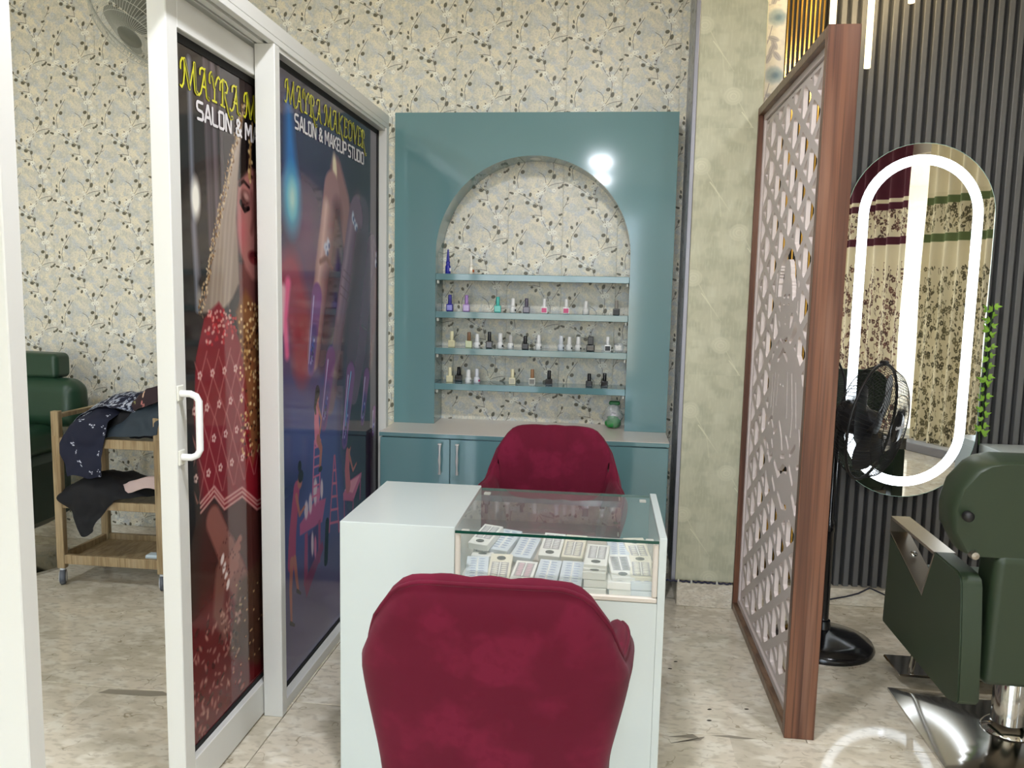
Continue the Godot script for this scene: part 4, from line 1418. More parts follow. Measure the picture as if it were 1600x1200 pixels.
func bottles() -> void:
	var W := rgb8(232, 232, 228)
	var K := rgb8(16, 16, 18)
	var I := rgb8(226, 218, 176)
	bottle(2, -0.725, 1.403, -3.70, 0.112, rgb8(48, 52, 160), rgb8(44, 46, 150), "royal blue glue bottle with white collar, left end of top hutch shelf", rgb8(230, 230, 234))
	bottle(2, -0.617, 1.403, -3.70, 0.088, rgb8(238, 232, 214), rgb8(244, 240, 226), "small white cone-tipped glue bottle with orange label on top hutch shelf", rgb8(190, 96, 40))
	var r2 := [[0, -0.714, 0.076, rgb8(40, 38, 140), rgb8(40, 38, 140), "royal blue nail polish bottle, left end of second shelf", rgb8(150, 150, 220)], [0, -0.636, 0.076, rgb8(170, 136, 196), rgb8(168, 130, 190), "lilac nail polish bottle on second shelf", rgb8(206, 186, 224)],
		[0, -0.49, 0.071, rgb8(70, 190, 176), rgb8(72, 186, 172), "turquoise nail polish bottle on second shelf", null], [1, -0.419, 0.066, W, W, "white nail polish bottle with black dot, between turquoise and smoky grey ones", K],
		[0, -0.357, 0.067, rgb8(88, 86, 100), rgb8(84, 76, 92), "smoky grey-purple nail polish bottle on second shelf", rgb8(140, 138, 150)], [0, -0.275, 0.067, W, W, "white-capped bottle with pink square label, left of the pink pair", rgb8(206, 70, 122)],
		[0, -0.175, 0.067, W, W, "white-capped bottle with pink square label, right of the pink pair", rgb8(206, 70, 122)], [1, -0.085, 0.06, W, W, "plain white nail polish bottle right of the pink labelled pair", null],
		[0, 0.052, 0.066, K, rgb8(150, 144, 134), "black bottle with silver cap, right end of second shelf", rgb8(30, 30, 32)]]
	for q in r2:
		bottle(q[0], q[1], 1.232, -3.70, q[2], q[3], q[4], q[5], q[6])
	var r3 := [[0, -0.703, 0.074, I, I, "ivory polish bottle with ivory cap, left end of third shelf", rgb8(214, 206, 166)], [0, -0.622, 0.072, rgb8(198, 206, 164), rgb8(122, 88, 58), "pale green bottle with bronze cap on third shelf", null],
		[1, -0.583, 0.064, W, W, "white bottle just right of the bronze-capped one, third shelf", rgb8(130, 130, 130)], [0, -0.526, 0.076, K, K, "first black bottle from the left on third shelf, with grey label", rgb8(120, 120, 124)],
		[1, -0.475, 0.07, W, W, "white bottle with pointed cap right of the first black one, third shelf", K], [1, -0.427, 0.064, W, rgb8(196, 194, 188), "white bottle with silvery cap on third shelf", rgb8(150, 156, 162)],
		[0, -0.359, 0.061, K, K, "shorter black bottle with white script at middle of third shelf", rgb8(70, 70, 72)], [1, -0.297, 0.067, W, W, "white bottle right of the middle black one, third shelf", rgb8(140, 140, 140)],
		[1, -0.194, 0.067, rgb8(214, 220, 226), rgb8(216, 220, 224), "bluish white bottle, first of three white ones on third shelf", rgb8(110, 110, 116)], [1, -0.156, 0.063, W, W, "white bottle with black lettering, middle of three on third shelf", K],
		[1, -0.115, 0.064, W, W, "white bottle with big black dot, last of three on third shelf", K], [3, -0.059, 0.066, K, K, "wide black double bottle on third shelf", rgb8(60, 60, 62)],
		[0, 0.019, 0.068, W, W, "white-capped bottle with black square label near right of third shelf", K]]
	for q in r3:
		bottle(q[0], q[1], 1.0655, -3.70, q[2], q[3], q[4], q[5], q[6])
	var r4 := [[0, -0.71, 0.07, I, I, "ivory polish bottle, left end of bottom shelf", rgb8(216, 208, 170)], [0, -0.676, 0.068, K, K, "black bottle tucked behind the ivory one, bottom shelf", null],
		[1, -0.622, 0.06, W, W, "white bottle left of the pink-footed one, bottom shelf", rgb8(150, 150, 150)], [1, -0.582, 0.066, rgb8(220, 222, 226), rgb8(206, 208, 212), "pale bottle with magenta foot on bottom shelf", rgb8(190, 50, 110)],
		[0, -0.415, 0.07, rgb8(224, 216, 184), I, "cream bottle standing alone near middle of bottom shelf", rgb8(190, 184, 160)], [0, -0.323, 0.072, rgb8(222, 220, 206), rgb8(150, 110, 74), "ivory bottle with copper cap on bottom shelf", rgb8(120, 118, 110)],
		[0, -0.245, 0.069, K, K, "black bottle right of the copper-capped one, bottom shelf", null], [0, -0.06, 0.061, K, K, "black bottle with tiny white mark, bottom shelf", rgb8(40, 40, 42)], [0, 0.01, 0.065, K, K, "black bottle with white edge, right end of bottom shelf", null]]
	for q in r4:
		bottle(q[0], q[1], 0.9015, -3.70 if q[1] != -0.676 else -3.745, q[2], q[3], q[4], q[5], q[6])
	# little clear dish on the third shelf and the bag in the corner of the worktop
	var dsh := MB.new()
	dsh.rbox(Vector3(0, 0.021, 0), Vector3(0.044, 0.042, 0.04), 0.012)
	var dn := part(numbered("plastic_tub"), dsh, M.clear, self)
	dn.position = Vector3(0.068, 1.0655, -3.70)
	tag(dn, "small clear plastic tub at right end of third shelf", "tub")
	var bag := thing("plastic_bag", "clear crumpled plastic bag with green contents in the worktop corner", "bag", Vector3(0.055, 0.7115, -3.71))
	var rg := FastNoiseLite.new()
	rg.seed = 3
	rg.frequency = 18.0
	for q in [[0.0, 0.055, 1.0], [1.0, 0.115, 0.9]]:
		var rows := []
		var green: bool = q[0] == 0.0
		for i in 15:
			var a := PI * i / 14.0
			var row := PackedVector3Array()
			for j in 24:
				var b := TAU * j / 24.0
				var dir := Vector3(sin(a) * cos(b), cos(a), sin(a) * sin(b))
				var k := 1.0 + 0.35 * rg.get_noise_3dv(dir * 0.08 + Vector3(q[0], 0, 0)) 
				var hh: float = q[1]
				var r := 0.036 if green else 0.044 - 0.014 * maxf(dir.y, 0.0)
				row.append(Vector3(dir.x * r * k, maxf(hh * 0.5 + dir.y * hh * 0.5 * k, 0.001), dir.z * r * k))
			rows.append(row)
		var m := MB.new()
		m.grid(rows, true, true)
		part("contents" if green else "film", m, mat(rgb8(24, 140, 56), 0.35) if green else M.clear, bag)
	var tie := MB.new()
	tie.rbox(Vector3(0.004, 0.117, 0), Vector3(0.05, 0.018, 0.03), 0.008)
	part("green_top", tie, mat(rgb8(28, 110, 52), 0.35), bag)

# ---------------------------------------------------------------- manicure desk with the glass case
func desk() -> void:
	var t := thing("manicure_desk", "white laminate manicure desk with a glass-topped display case", "desk", Vector3(-0.25, 0, -2.24))
	var o := Vector3(0.25, 0, 2.24)
	var Z0 := -2.009
	var Z1 := -2.471
	var b := MB.new()
	b.b2(Vector3(-0.676, 0.0, Z1) + o, Vector3(-0.368, 0.718, Z0) + o, 0.0015)
	part("cupboard", b, M.desk, t)
	b = MB.new()
	b.b2(Vector3(0.1575, 0.0, Z1) + o, Vector3(0.1766, 0.718, Z0) + o, 0.001)
	part("side_panel", b, M.desk, t)
	b = MB.new()
	b.b2(Vector3(-0.367, 0.0, Z0 - 0.016) + o, Vector3(0.157, 0.545, Z0 - 0.0005) + o)
	part("front_panel", b, M.desk, t)
	b = MB.new()
	b.b2(Vector3(-0.367, 0.535, Z1) + o, Vector3(0.157, 0.55, Z0 - 0.017) + o)
	part("case_floor", b, M.inner, t)
	b = MB.new()  # moulding round the opening
	b.b2(Vector3(-0.367, 0.5455, Z0 - 0.014) + o, Vector3(0.157, 0.56, Z0) + o, 0.003)
	b.b2(Vector3(-0.367, 0.5605, Z0 - 0.014) + o, Vector3(-0.353, 0.702, Z0) + o, 0.003)
	b.b2(Vector3(0.143, 0.5605, Z0 - 0.014) + o, Vector3(0.157, 0.702, Z0) + o, 0.003)
	part("moulding", b, M.inner, t)
	b = MB.new()
	b.b2(Vector3(-0.352, 0.561, Z0 - 0.010) + o, Vector3(0.142, 0.702, Z0 - 0.006) + o)
	part("front_glass", b, M.glass, t)
	b = MB.new()
	b.b2(Vector3(-0.367, 0.551, Z1) + o, Vector3(0.157, 0.57, Z1 + 0.012) + o)
	part("back_ledge", b, M.inner, t)
	var g := MB.new()
	g.face([Vector3(-0.3665, 0.711, Z1) + o, Vector3(0.1565, 0.711, Z1) + o, Vector3(0.1565, 0.711, Z0 + 0.003) + o, Vector3(-0.3665, 0.711, Z0 + 0.003) + o], Vector3.UP)
	var tp := part("glass_top", g, M.glass, t)
	for z in [Z0 + 0.0015, Z1]:
		var e := MB.new()
		e.b2(Vector3(-0.3665, 0.7035, z) + o, Vector3(0.1565, 0.7108, z + 0.002) + o)
		part("glass_edge", e, M.glass_edge, tp)
	for q in [[0.135, Z0 - 0.03], [0.135, Z1 + 0.03], [-0.345, Z1 + 0.03], [-0.345, Z0 - 0.03]]:
		var cl := MB.new()
		cl.b2(Vector3(q[0] - 0.01, 0.698, q[1] - 0.01) + o, Vector3(q[0] + 0.01, 0.7035, q[1] + 0.01) + o, 0.001)
		part("support_pad", cl, M.inner, tp)

func nail_box_proto(kind: int) -> Node3D:  # lies flat, its front at +z; origin at the middle of its base
	var t := Node3D.new()
	var w := 0.06
	var d := 0.108
	var h := 0.02
	var b := MB.new()
	b.b2(Vector3(-w / 2, 0, -d / 2), Vector3(w / 2, h, d / 2), 0.0012)
	part("carton", b, [M.card, M.card_blue, M.card_cream, M.card, M.card][kind], t)
	var wz0 := -0.044 if kind != 1 else -0.046
	var wz1 := 0.022 if kind != 1 else 0.046
	if kind == 2:
		wz0 = -0.02
		wz1 = 0.046
	var f := MB.new()
	f.b2(Vector3(-0.023, h - 0.0006, wz0), Vector3(0.023, h + 0.0004, wz1), 0.0002)
	var fm := part("window", f, M.card_blue if kind == 1 else M.film, t)
	var nl := MB.new()
	for i in 8:
		for s in [-1, 1]:
			nl.ball(Vector3(s * 0.0115, h + 0.0005, lerpf(wz0 + 0.006, wz1 - 0.006, i / 7.0)), Vector3(0.0088, 0.0016, 0.0026), 8, 4)
	var nc: Color = [rgb8(224, 220, 218), rgb8(176, 186, 206), rgb8(232, 226, 208), rgb8(222, 184, 190), rgb8(120, 122, 122)][kind]
	part("false_nails", nl, mat(nc, 0.2), fm)
	var cz := MB.new()
	cz.b2(Vector3(-0.0015, h + 0.0004, wz0 + 0.002), Vector3(0.0015, h + 0.0018, wz1 - 0.002))
	part("card_spine", cz, M.card, fm)
	if kind != 1:
		var lg := MB.new()
		var lz := 0.037 if kind != 2 else -0.036
		var p := []
		for k in 16:
			p.append(Vector3(cos(TAU * k / 16) * 0.0125, h + 0.0006, lz + sin(TAU * k / 16) * 0.0085))
		lg.face(p, Vector3.UP)
		part("round_logo", lg, M.logo, t)
	return t

func nail_boxes() -> void:
	var protos := []
	for k in 5:
		protos.append(nail_box_proto(k))
	# kind, x, y, z, turn, tilt, label
	var L := [
		[0, 0.062, 0.552, -2.075, 0.06, 0.0, "white nail carton at the bottom of the stack with the dark window"],
		[0, 0.061, 0.5735, -2.072, -0.02, 0.0, "white nail carton second from bottom under the dark-windowed one"],
		[4, 0.064, 0.597, -2.085, 0.14, 0.25, "white nail carton with dark striped window and logo, second column from right of case"],
		[1, 0.121, 0.552, -2.075, 0.0, 0.0, "pale blue nail pack at the bottom of the right-hand stack"],
		[1, 0.12, 0.5735, -2.076, 0.01, 0.0, "pale blue nail pack in the middle of the right-hand stack"],
		[2, 0.117, 0.597, -2.09, 0.03, 0.22, "white nail carton with logo above its window, top of the right-hand stack"],
		[1, 0.058, 0.575, -2.215, 0.05, 0.0, "grey transparent nail pack behind the dark-windowed carton"],
		[1, 0.06, 0.60, -2.22, 0.04, 0.2, "upper grey transparent nail pack behind the dark-windowed carton"],
		[0, -0.002, 0.552, -2.075, 0.0, 0.0, "white nail carton at the bottom of the pale stack in the middle"],
		[0, -0.001, 0.5735, -2.077, 0.02, 0.0, "white nail carton second from bottom of the pale middle stack"],
		[0, -0.003, 0.595, -2.076, -0.02, 0.0, "white nail carton third from bottom of the pale middle stack"],
		[0, 0.002, 0.617, -2.105, -0.08, 0.2, "white nail carton with wide grey window on top of the middle stack"],
		[1, -0.064, 0.552, -2.075, -0.04, 0.0, "pale blue nail pack under the blue one right of middle"],
		[1, -0.063, 0.5735, -2.08, -0.06, 0.25, "pale blue nail pack leaning in the front row, right of the burgundy chair's middle"],
		[1, -0.128, 0.552, -2.075, -0.1, 0.0, "pale blue nail pack under the left blue one"],
		[1, -0.126, 0.5735, -2.08, -0.1, 0.25, "pale blue nail pack leaning in the front row, left one of the two blue"],
		[2, -0.062, 0.603, -2.215, -0.1, 0.3, "white nail carton with logo at its far end, back row right of the tall pair"],
		[0, -0.124, 0.606, -2.21, -0.12, 0.32, "white nail carton with red-flowered nails and round logo, back row"],
		[3, -0.192, 0.566, -2.08, -0.12, 0.25, "white nail carton with pink nails in the front row"],
		[1, -0.197, 0.597, -2.20, -0.2, 0.25, "clear nail pack with pink flowers behind the pink-nailed carton"],
		[2, -0.257, 0.574, -2.09, 0.0, 0.4, "cream nail carton with striped window in the front row"],
		[1, -0.258, 0.607, -2.225, -0.32, 0.28, "lavender blue nail pack lying askew in the back row"],
		[1, -0.318, 0.572, -2.08, 0.1, 0.25, "clear bluish nail pack, front left corner of the case"],
		[0, -0.316, 0.58, -2.2, 0.0, 0.0, "white nail carton lying under the tilted one at back left"],
		[0, -0.313, 0.622, -2.215, -0.32, 0.25, "white nail carton tilted askew on top at back left"],
		[2, 0.112, 0.60, -2.22, 0.25, 0.4, "white nail carton tilted at back right under the glass"],
	]
	for q in L:
		var c: Node3D = protos[q[0]].duplicate()
		c.name = numbered("nail_carton")
		add_child(c)
		c.position = Vector3(q[1], q[2], q[3])
		c.rotation = Vector3(q[5], q[4], 0)
		tag(c, q[6], "carton", "false-nail cartons in the glass case")
	for p in protos:
		p.free()

# ---------------------------------------------------------------- burgundy tub chairs
func chair(label: String, at: Vector3, turn: float) -> void:  # its back towards local +z, faces -z
	var t := thing("tub_chair", label, "chair", at, turn, "burgundy velvet chairs at the desk")
	var N := 57
	var S := 12
	var plan := func(f: float) -> Array:  # f -1..1 round the shell -> [x, z, top]
		var a := absf(f)
		var x: float
		var z: float
		if a < 0.42:
			var g := a / 0.42
			x = 0.205 * g
			z = 0.0 - 0.018 * g * g
		elif a < 0.6:
			var g := (a - 0.42) / 0.18 * PI * 0.5
			x = 0.205 + 0.035 * sin(g)
			z = -0.018 - 0.06 * (1.0 - cos(g))
		else:
			var g := (a - 0.6) / 0.4
			x = 0.24 + 0.012 * sin(g * PI)
			z = -0.078 - 0.30 * g
		var kx := [0.0, 0.24, 0.31, 0.36, 0.41, 0.5, 0.57, 0.64, 0.72, 0.85, 0.95, 1.0]
		var ky := [0.838, 0.837, 0.827, 0.806, 0.770, 0.710, 0.674, 0.662, 0.660, 0.650, 0.634, 0.605]
		var top := 0.842
		for m in kx.size() - 1:
			if a >= kx[m]:
				top = lerpf(ky[m], ky[m + 1], (a - kx[m]) / (kx[m + 1] - kx[m]))
		if a > 0.6:
			x += 0.009 * sin(clampf((a - 0.6) / 0.3, 0.0, 1.0) * PI * 0.5)
		return [x * signf(f), z, top]
	var outer := []
	var inner := []
	for i in N:
		var f := -1.0 + 2.0 * i / (N - 1)
		var p: Array = plan.call(f)
		var q: Array = plan.call(clampf(f + 0.02, -1.0, 1.0))
		var r: Array = plan.call(clampf(f - 0.02, -1.0, 1.0))
		var tg := Vector3(q[0] - r[0], 0, q[1] - r[1]).normalized()
		var nrm := Vector3(-tg.z, 0, tg.x)  # outward
		if nrm.dot(Vector3(p[0], 0, p[1] + 0.2)) < 0.0:
			nrm = -nrm
		var ro := PackedVector3Array()
		var ri := PackedVector3Array()
		for j in S + 1:
			var s := float(j) / S
			var y := lerpf(0.40, p[2], s)
			var k := 0.80 + 0.20 * smoothstep(0.40, 0.70, y)
			var back := clampf(1.0 - absf(f) / 0.6, 0.0, 1.0)
			var rec := (y - 0.45) * 0.13 * smoothstep(0.0, 0.5, back)
			var base := Vector3(p[0] * k, y, p[1] * k + rec)
			var edge := smoothstep(0.86, 1.0, s)
			ro.append(base + nrm * (0.012 - 0.018 * edge * edge))
			var ch := absf(sin((f + 1.0) * 0.5 * PI * 13.0))
			var up := 0.011 * (0.55 + 0.45 * ch) * smoothstep(0.5, 1.0, s) * clampf(back * 2.0, 0.25, 1.0)
			ri.append(base + Vector3(0, up, 0) - nrm * (0.018 + (0.022 + 0.008 * ch) * sin(minf(s * 1.12, 1.0) * PI * 0.5 + 0.4) * (1.0 - 0.6 * edge * edge)))
		outer.append(ro)
		inner.append(ri)
	var so := MB.new()
	so.grid(outer, false, true)
	var lip := []
	for i in N:
		var row := PackedVector3Array()
		var A: Vector3 = outer[i][S]
		var B: Vector3 = inner[i][S]
		for j in 5:
			var g := j / 4.0
			row.append(A.lerp(B, g) + Vector3(0, 0.007 * sin(g * PI), 0))
		lip.append(row)
	so.grid(lip, false, true)
	for i in [0, N - 1]:
		var rr := []
		for j in S + 1:
			rr.append(PackedVector3Array([outer[i][j], (outer[i][j] + inner[i][j]) * 0.5 + Vector3(0, 0, -0.012), inner[i][j]]))
		so.grid(rr, false, i == 0)
	part("shell", so, M.velvet, t)
	var si := MB.new()
	si.grid(inner, false, false)
	part("padding", si, M.velvet, t)
	var pi := MB.new()
	var pts := []
	for i in N:
		pts.append(outer[i][S] + Vector3(0, 0.001, 0))
	pi.tube(pts, 0.0042, 8)
	part("piping", pi, M.velvet, t)
	var se := MB.new()
	se.rbox(Vector3(0, 0.425, -0.19), Vector3(0.40, 0.1, 0.38), 0.045, 0.012)
	part("seat", se, M.velvet, t)
	var ub := MB.new()
	ub.b2(Vector3(-0.15, 0.35, -0.34), Vector3(0.15, 0.376, -0.04), 0.006)
	part("underframe", ub, M.black, t)
	for x in [-1, 1]:
		for z in [-1, 1]:
			var lg := MB.new()
			lg.tube([Vector3(x * 0.13, 0.36, -0.19 + z * 0.13), Vector3(x * 0.2, 0.0, -0.19 + z * 0.2)], [0.016, 0.009], 12)
			part("leg", lg, M.black, t)

# ---------------------------------------------------------------- carved screen
func ell_d(p: Vector2, c: Vector2, r: Vector2) -> float:  # rough signed distance to an ellipse
	var q := (p - c) / r
	return (q.length() - 1.0) * minf(r.x, r.y)

func seg_d(p: Vector2, pts: Array, r: float) -> float:
	var best := 1e9
	for k in pts.size() - 1:
		var a: Vector2 = pts[k]
		var e: Vector2 = pts[k + 1] - a
		var f := clampf((p - a).dot(e) / maxf(e.length_squared(), 1e-9), 0.0, 1.0)
		best = minf(best, p.distance_to(a + e * f))
	return best - r

var carve_holes := []

func carving(p: Vector2) -> float:  # above 0 where there is board; x along the screen, y up
	# lattice of crossing bars, 30 degrees either way, with short uprights
	var P := 0.125
	var a := p.x * 0.5 + p.y * 0.866
	var b := -p.x * 0.5 + p.y * 0.866
	var m1 := absf(fposmod(a + 0.5 * P, P) - 0.5 * P)
	var m2 := absf(fposmod(b + 0.5 * P, P) - 0.5 * P)
	var m3 := absf(fposmod(p.x + 0.25 * P + 0.5 * P, P) - 0.5 * P)
	var d := maxf(maxf(0.0155 - m1, 0.0155 - m2), 0.012 - m3)
	# seated figure: head with topknot, shoulders, folded legs on a lotus
	var fig := ell_d(p, Vector2(-2.845, 1.315), Vector2(0.085, 0.105))
	fig = minf(fig, ell_d(p, Vector2(-2.85, 1.41), Vector2(0.05, 0.05)))
	fig = minf(fig, ell_d(p, Vector2(-2.835, 1.2), Vector2(0.06, 0.06)))
	fig = minf(fig, ell_d(p, Vector2(-2.80, 1.01), Vector2(0.255, 0.17)))
	fig = minf(fig, ell_d(p, Vector2(-2.77, 0.86), Vector2(0.30, 0.16)))
	fig = minf(fig, ell_d(p, Vector2(-2.72, 0.72), Vector2(0.30, 0.12)))
	var halo := ell_d(p, Vector2(-2.845, 1.345), Vector2(0.15, 0.165))
	d = maxf(d, 0.014 - absf(halo))
	d = maxf(d, -fig)
	if fig < 0.08:
		var gap := maxf(-(fig - 0.002), 0.0)
		if halo < -0.014 and fig > 0.0 and p.y > 1.33:
			d = minf(d, -0.01)
		for h in carve_holes:
			if h[0].has_point(p):
				var q: float = seg_d(p, h[1], h[2])
				d = minf(d, q)
	return d

func lattice_mesh(x0: float, x1: float, y0: float, y1: float, th: float) -> MB:
	# local x = along the screen, y up, z thickness
	for h in [[[-2.862, 1.335, -2.885, 1.33], 0.006], [[-2.80, 1.335, -2.822, 1.33], 0.006], [[-2.87, 1.305, -2.885, 1.305], 0.004], [[-2.815, 1.305, -2.80, 1.305], 0.004], [[-2.842, 1.265, -2.84, 1.262], 0.005], [[-2.842, 1.24, -2.84, 1.238], 0.004],
		[[-2.90, 1.185, -2.86, 1.175, -2.80, 1.19], 0.006], [[-2.92, 1.11, -2.85, 1.15, -2.78, 1.12], 0.009], [[-2.99, 1.05, -2.995, 0.93], 0.004], [[-2.95, 1.06, -2.96, 0.9], 0.004], [[-2.90, 1.06, -2.91, 0.95], 0.004],
		[[-2.70, 1.08, -2.66, 0.95, -2.67, 0.88], 0.005], [[-2.64, 1.06, -2.60, 0.92], 0.005], [[-2.76, 1.08, -2.74, 0.93], 0.004], [[-2.82, 1.03, -2.815, 1.028], 0.006], [[-2.86, 1.03, -2.855, 1.028], 0.005],
		[[-3.02, 0.87, -2.98, 0.90, -2.94, 0.87], 0.008], [[-2.92, 0.85, -2.88, 0.88], 0.008], [[-2.84, 0.90, -2.80, 0.86, -2.78, 0.82], 0.009], [[-2.73, 0.87, -2.69, 0.84], 0.008], [[-2.66, 0.82, -2.60, 0.86], 0.008], [[-2.56, 0.92, -2.53, 0.86], 0.008],
		[[-3.02, 0.79, -2.97, 0.74, -2.93, 0.77], 0.01], [[-2.88, 0.75, -2.82, 0.72, -2.75, 0.76, -2.70, 0.76], 0.012], [[-2.66, 0.78, -2.61, 0.74], 0.01], [[-2.60, 0.70, -2.55, 0.66, -2.50, 0.73], 0.013], [[-2.90, 0.69, -2.86, 0.66], 0.01], [[-2.80, 0.66, -2.74, 0.63, -2.68, 0.64], 0.01],
		[[-2.62, 0.61, -2.55, 0.585], 0.01], [[-2.95, 0.82, -2.93, 0.80], 0.008], [[-2.79, 0.79, -2.74, 0.80], 0.008], [[-2.56, 0.80, -2.51, 0.82], 0.009]]:
		var pts := V(h[0])
		var r := Rect2(pts[0], Vector2.ZERO)
		for q in pts:
			r = r.expand(q)
		carve_holes.append([r.grow(h[1] + 0.012), pts, h[1]])
	var cs := 0.0055
	var nx := int((x1 - x0) / cs)
	var ny := int((y1 - y0) / cs)
	var fld := PackedFloat32Array()
	fld.resize((nx + 1) * (ny + 1))
	for j in ny + 1:
		for i in nx + 1:
			var p := Vector2(x0 + i * cs, y0 + j * cs)
			var e := minf(minf(p.x - x0, x1 - p.x), minf(p.y - y0, y1 - p.y))
			fld[j * (nx + 1) + i] = maxf(carving(p), 0.016 - e)
	var mb := MB.new()
	for j in ny:
		var run := -1
		for i in nx + 1:
			var full := false
			var c := []
			if i < nx:
				c = [[i, j], [i + 1, j], [i + 1, j + 1], [i, j + 1]]
				full = true
				for q in c:
					if fld[q[1] * (nx + 1) + q[0]] <= 0.0:
						full = false
			if full:
				if run < 0:
					run = i
				continue
			if run >= 0:
				var ya := y0 + j * cs
				for z in [0.0, -th]:
					mb.face([Vector3(x0 + run * cs, ya, z), Vector3(x0 + i * cs, ya, z), Vector3(x0 + i * cs, ya + cs, z), Vector3(x0 + run * cs, ya + cs, z)], Vector3(0, 0, 1 if z == 0.0 else -1))
				run = -1
			if i == nx:
				continue
			var poly := []
			var edges := []
			for k in 4:
				var A: Array = c[k]
				var B: Array = c[(k + 1) % 4]
				var fa := fld[A[1] * (nx + 1) + A[0]]
				var fb := fld[B[1] * (nx + 1) + B[0]]
				var pa := Vector2(x0 + A[0] * cs, y0 + A[1] * cs)
				var pb := Vector2(x0 + B[0] * cs, y0 + B[1] * cs)
				if fa > 0.0:
					poly.append(pa)
				if (fa > 0.0) != (fb > 0.0):
					var q := pa.lerp(pb, fa / (fa - fb))
					poly.append(q)
					edges.append(q)
			if poly.size() < 3:
				continue
			for z in [0.0, -th]:
				var pp := []
				for q in poly:
					pp.append(Vector3(q.x, q.y, z))
				mb.face(pp, Vector3(0, 0, 1 if z == 0.0 else -1))
			if edges.size() == 2:
				var mid := Vector2()
				for q in poly:
					mid += q / poly.size()
				var em: Vector2 = (edges[0] + edges[1]) * 0.5
				mb.face([Vector3(edges[0].x, edges[0].y, 0), Vector3(edges[1].x, edges[1].y, 0), Vector3(edges[1].x, edges[1].y, -th), Vector3(edges[0].x, edges[0].y, -th)], Vector3(em.x - mid.x, em.y - mid.y, 0))
	return mb

func screen() -> void:
	var t := thing("carved_screen", "tall walnut framed screen with a white pierced lattice panel showing a seated figure", "room divider", Vector3(0.6275, 0, -2.91))
	var o := Vector3(-0.6275, 0, 2.91)
	for z in [[-2.421, -2.391], [-3.419, -3.400]]:
		var b := MB.new()
		b.b2(Vector3(0.5836, 0, z[0]) + o, Vector3(0.6715, 2.0757, z[1]) + o, 0.0015)
		part("post", b, M.wood, t)
	for y in [[0.0, 0.03], [2.0457, 2.0757]]:
		var b := MB.new()
		b.b2(Vector3(0.5836, y[0], -3.402) + o, Vector3(0.6715, y[1], -2.421) + o, 0.0015)
		part("rail", b, M.walnut, t)
	var f := MB.new()
	f.t = Transform3D(Basis(Vector3.BACK, Vector3.UP, Vector3.LEFT), Vector3(0.604, 0, 0) + o)
	f.ring_prism(PackedVector2Array([Vector2(-3.402, 0.03), Vector2(-2.421, 0.03), Vector2(-2.421, 2.0457), Vector2(-3.402, 2.0457)]), PackedVector2Array([Vector2(-3.38, 0.052), Vector2(-2.443, 0.052), Vector2(-2.443, 2.0237), Vector2(-3.38, 2.0237)]), -0.05, 0.0)
	part("inner_frame", f, M.mdf, t)
	var l := lattice_mesh(-3.38, -2.443, 0.052, 2.0237, 0.014)
	var ln := part("lattice_panel", l, M.mdf, t)
	ln.transform = Transform3D(Basis(Vector3.BACK, Vector3.UP, Vector3.LEFT), Vector3(0.612, 0, 0) + o)

# ---------------------------------------------------------------- mirror, ivy, pendants
func stadium(hw: float, hh: float) -> PackedVector2Array:
	var p := PackedVector2Array()
	for k in 25:
		var a := PI * k / 24.0
		p.append(Vector2(cos(a) * hw, hh - hw + sin(a) * hw))
	for k in 25:
		var a := PI + PI * k / 24.0
		p.append(Vector2(cos(a) * hw, -hh + hw + sin(a) * hw))
	return p

func mirror() -> void:
	var t := thing("led_mirror", "tall pill-shaped mirror with a glowing white light band on the charcoal slats", "mirror", Vector3(1.268, 1.229, -3.52))
	var b := MB.new()
	b.prism(stadium(0.288, 0.731), -0.006, 0.0, true)
	part("mirror_glass", b, M.mirror, t)
	var e := MB.new()
	e.ring_prism(stadium(0.2895, 0.7325), stadium(0.288, 0.731), -0.0062, 0.0004)
	part("polished_edge", e, mat(rgb8(190, 226, 214), 0.1), t)
	var k := MB.new()
	k.prism(stadium(0.25, 0.69), -0.033, -0.0065, true)
	part("back_box", k, M.black, t)
	var r := MB.new()
	r.ring_prism(stadium(0.243, 0.686), stadium(0.203, 0.646), 0.0002, 0.0014)
	part("light_band", r, glow(rgb8(232, 242, 250), 3.2), t)
	for q in [[-0.223, 0.0], [0.223, 0.0], [0.0, 0.666], [0.0, -0.666], [-0.223, 0.4], [0.223, 0.4], [-0.223, -0.4], [0.223, -0.4]]:
		bulb(Vector3(1.268 + q[0], 1.229 + q[1], -3.514), 0.0004, rgb8(230, 240, 255), 0.012)

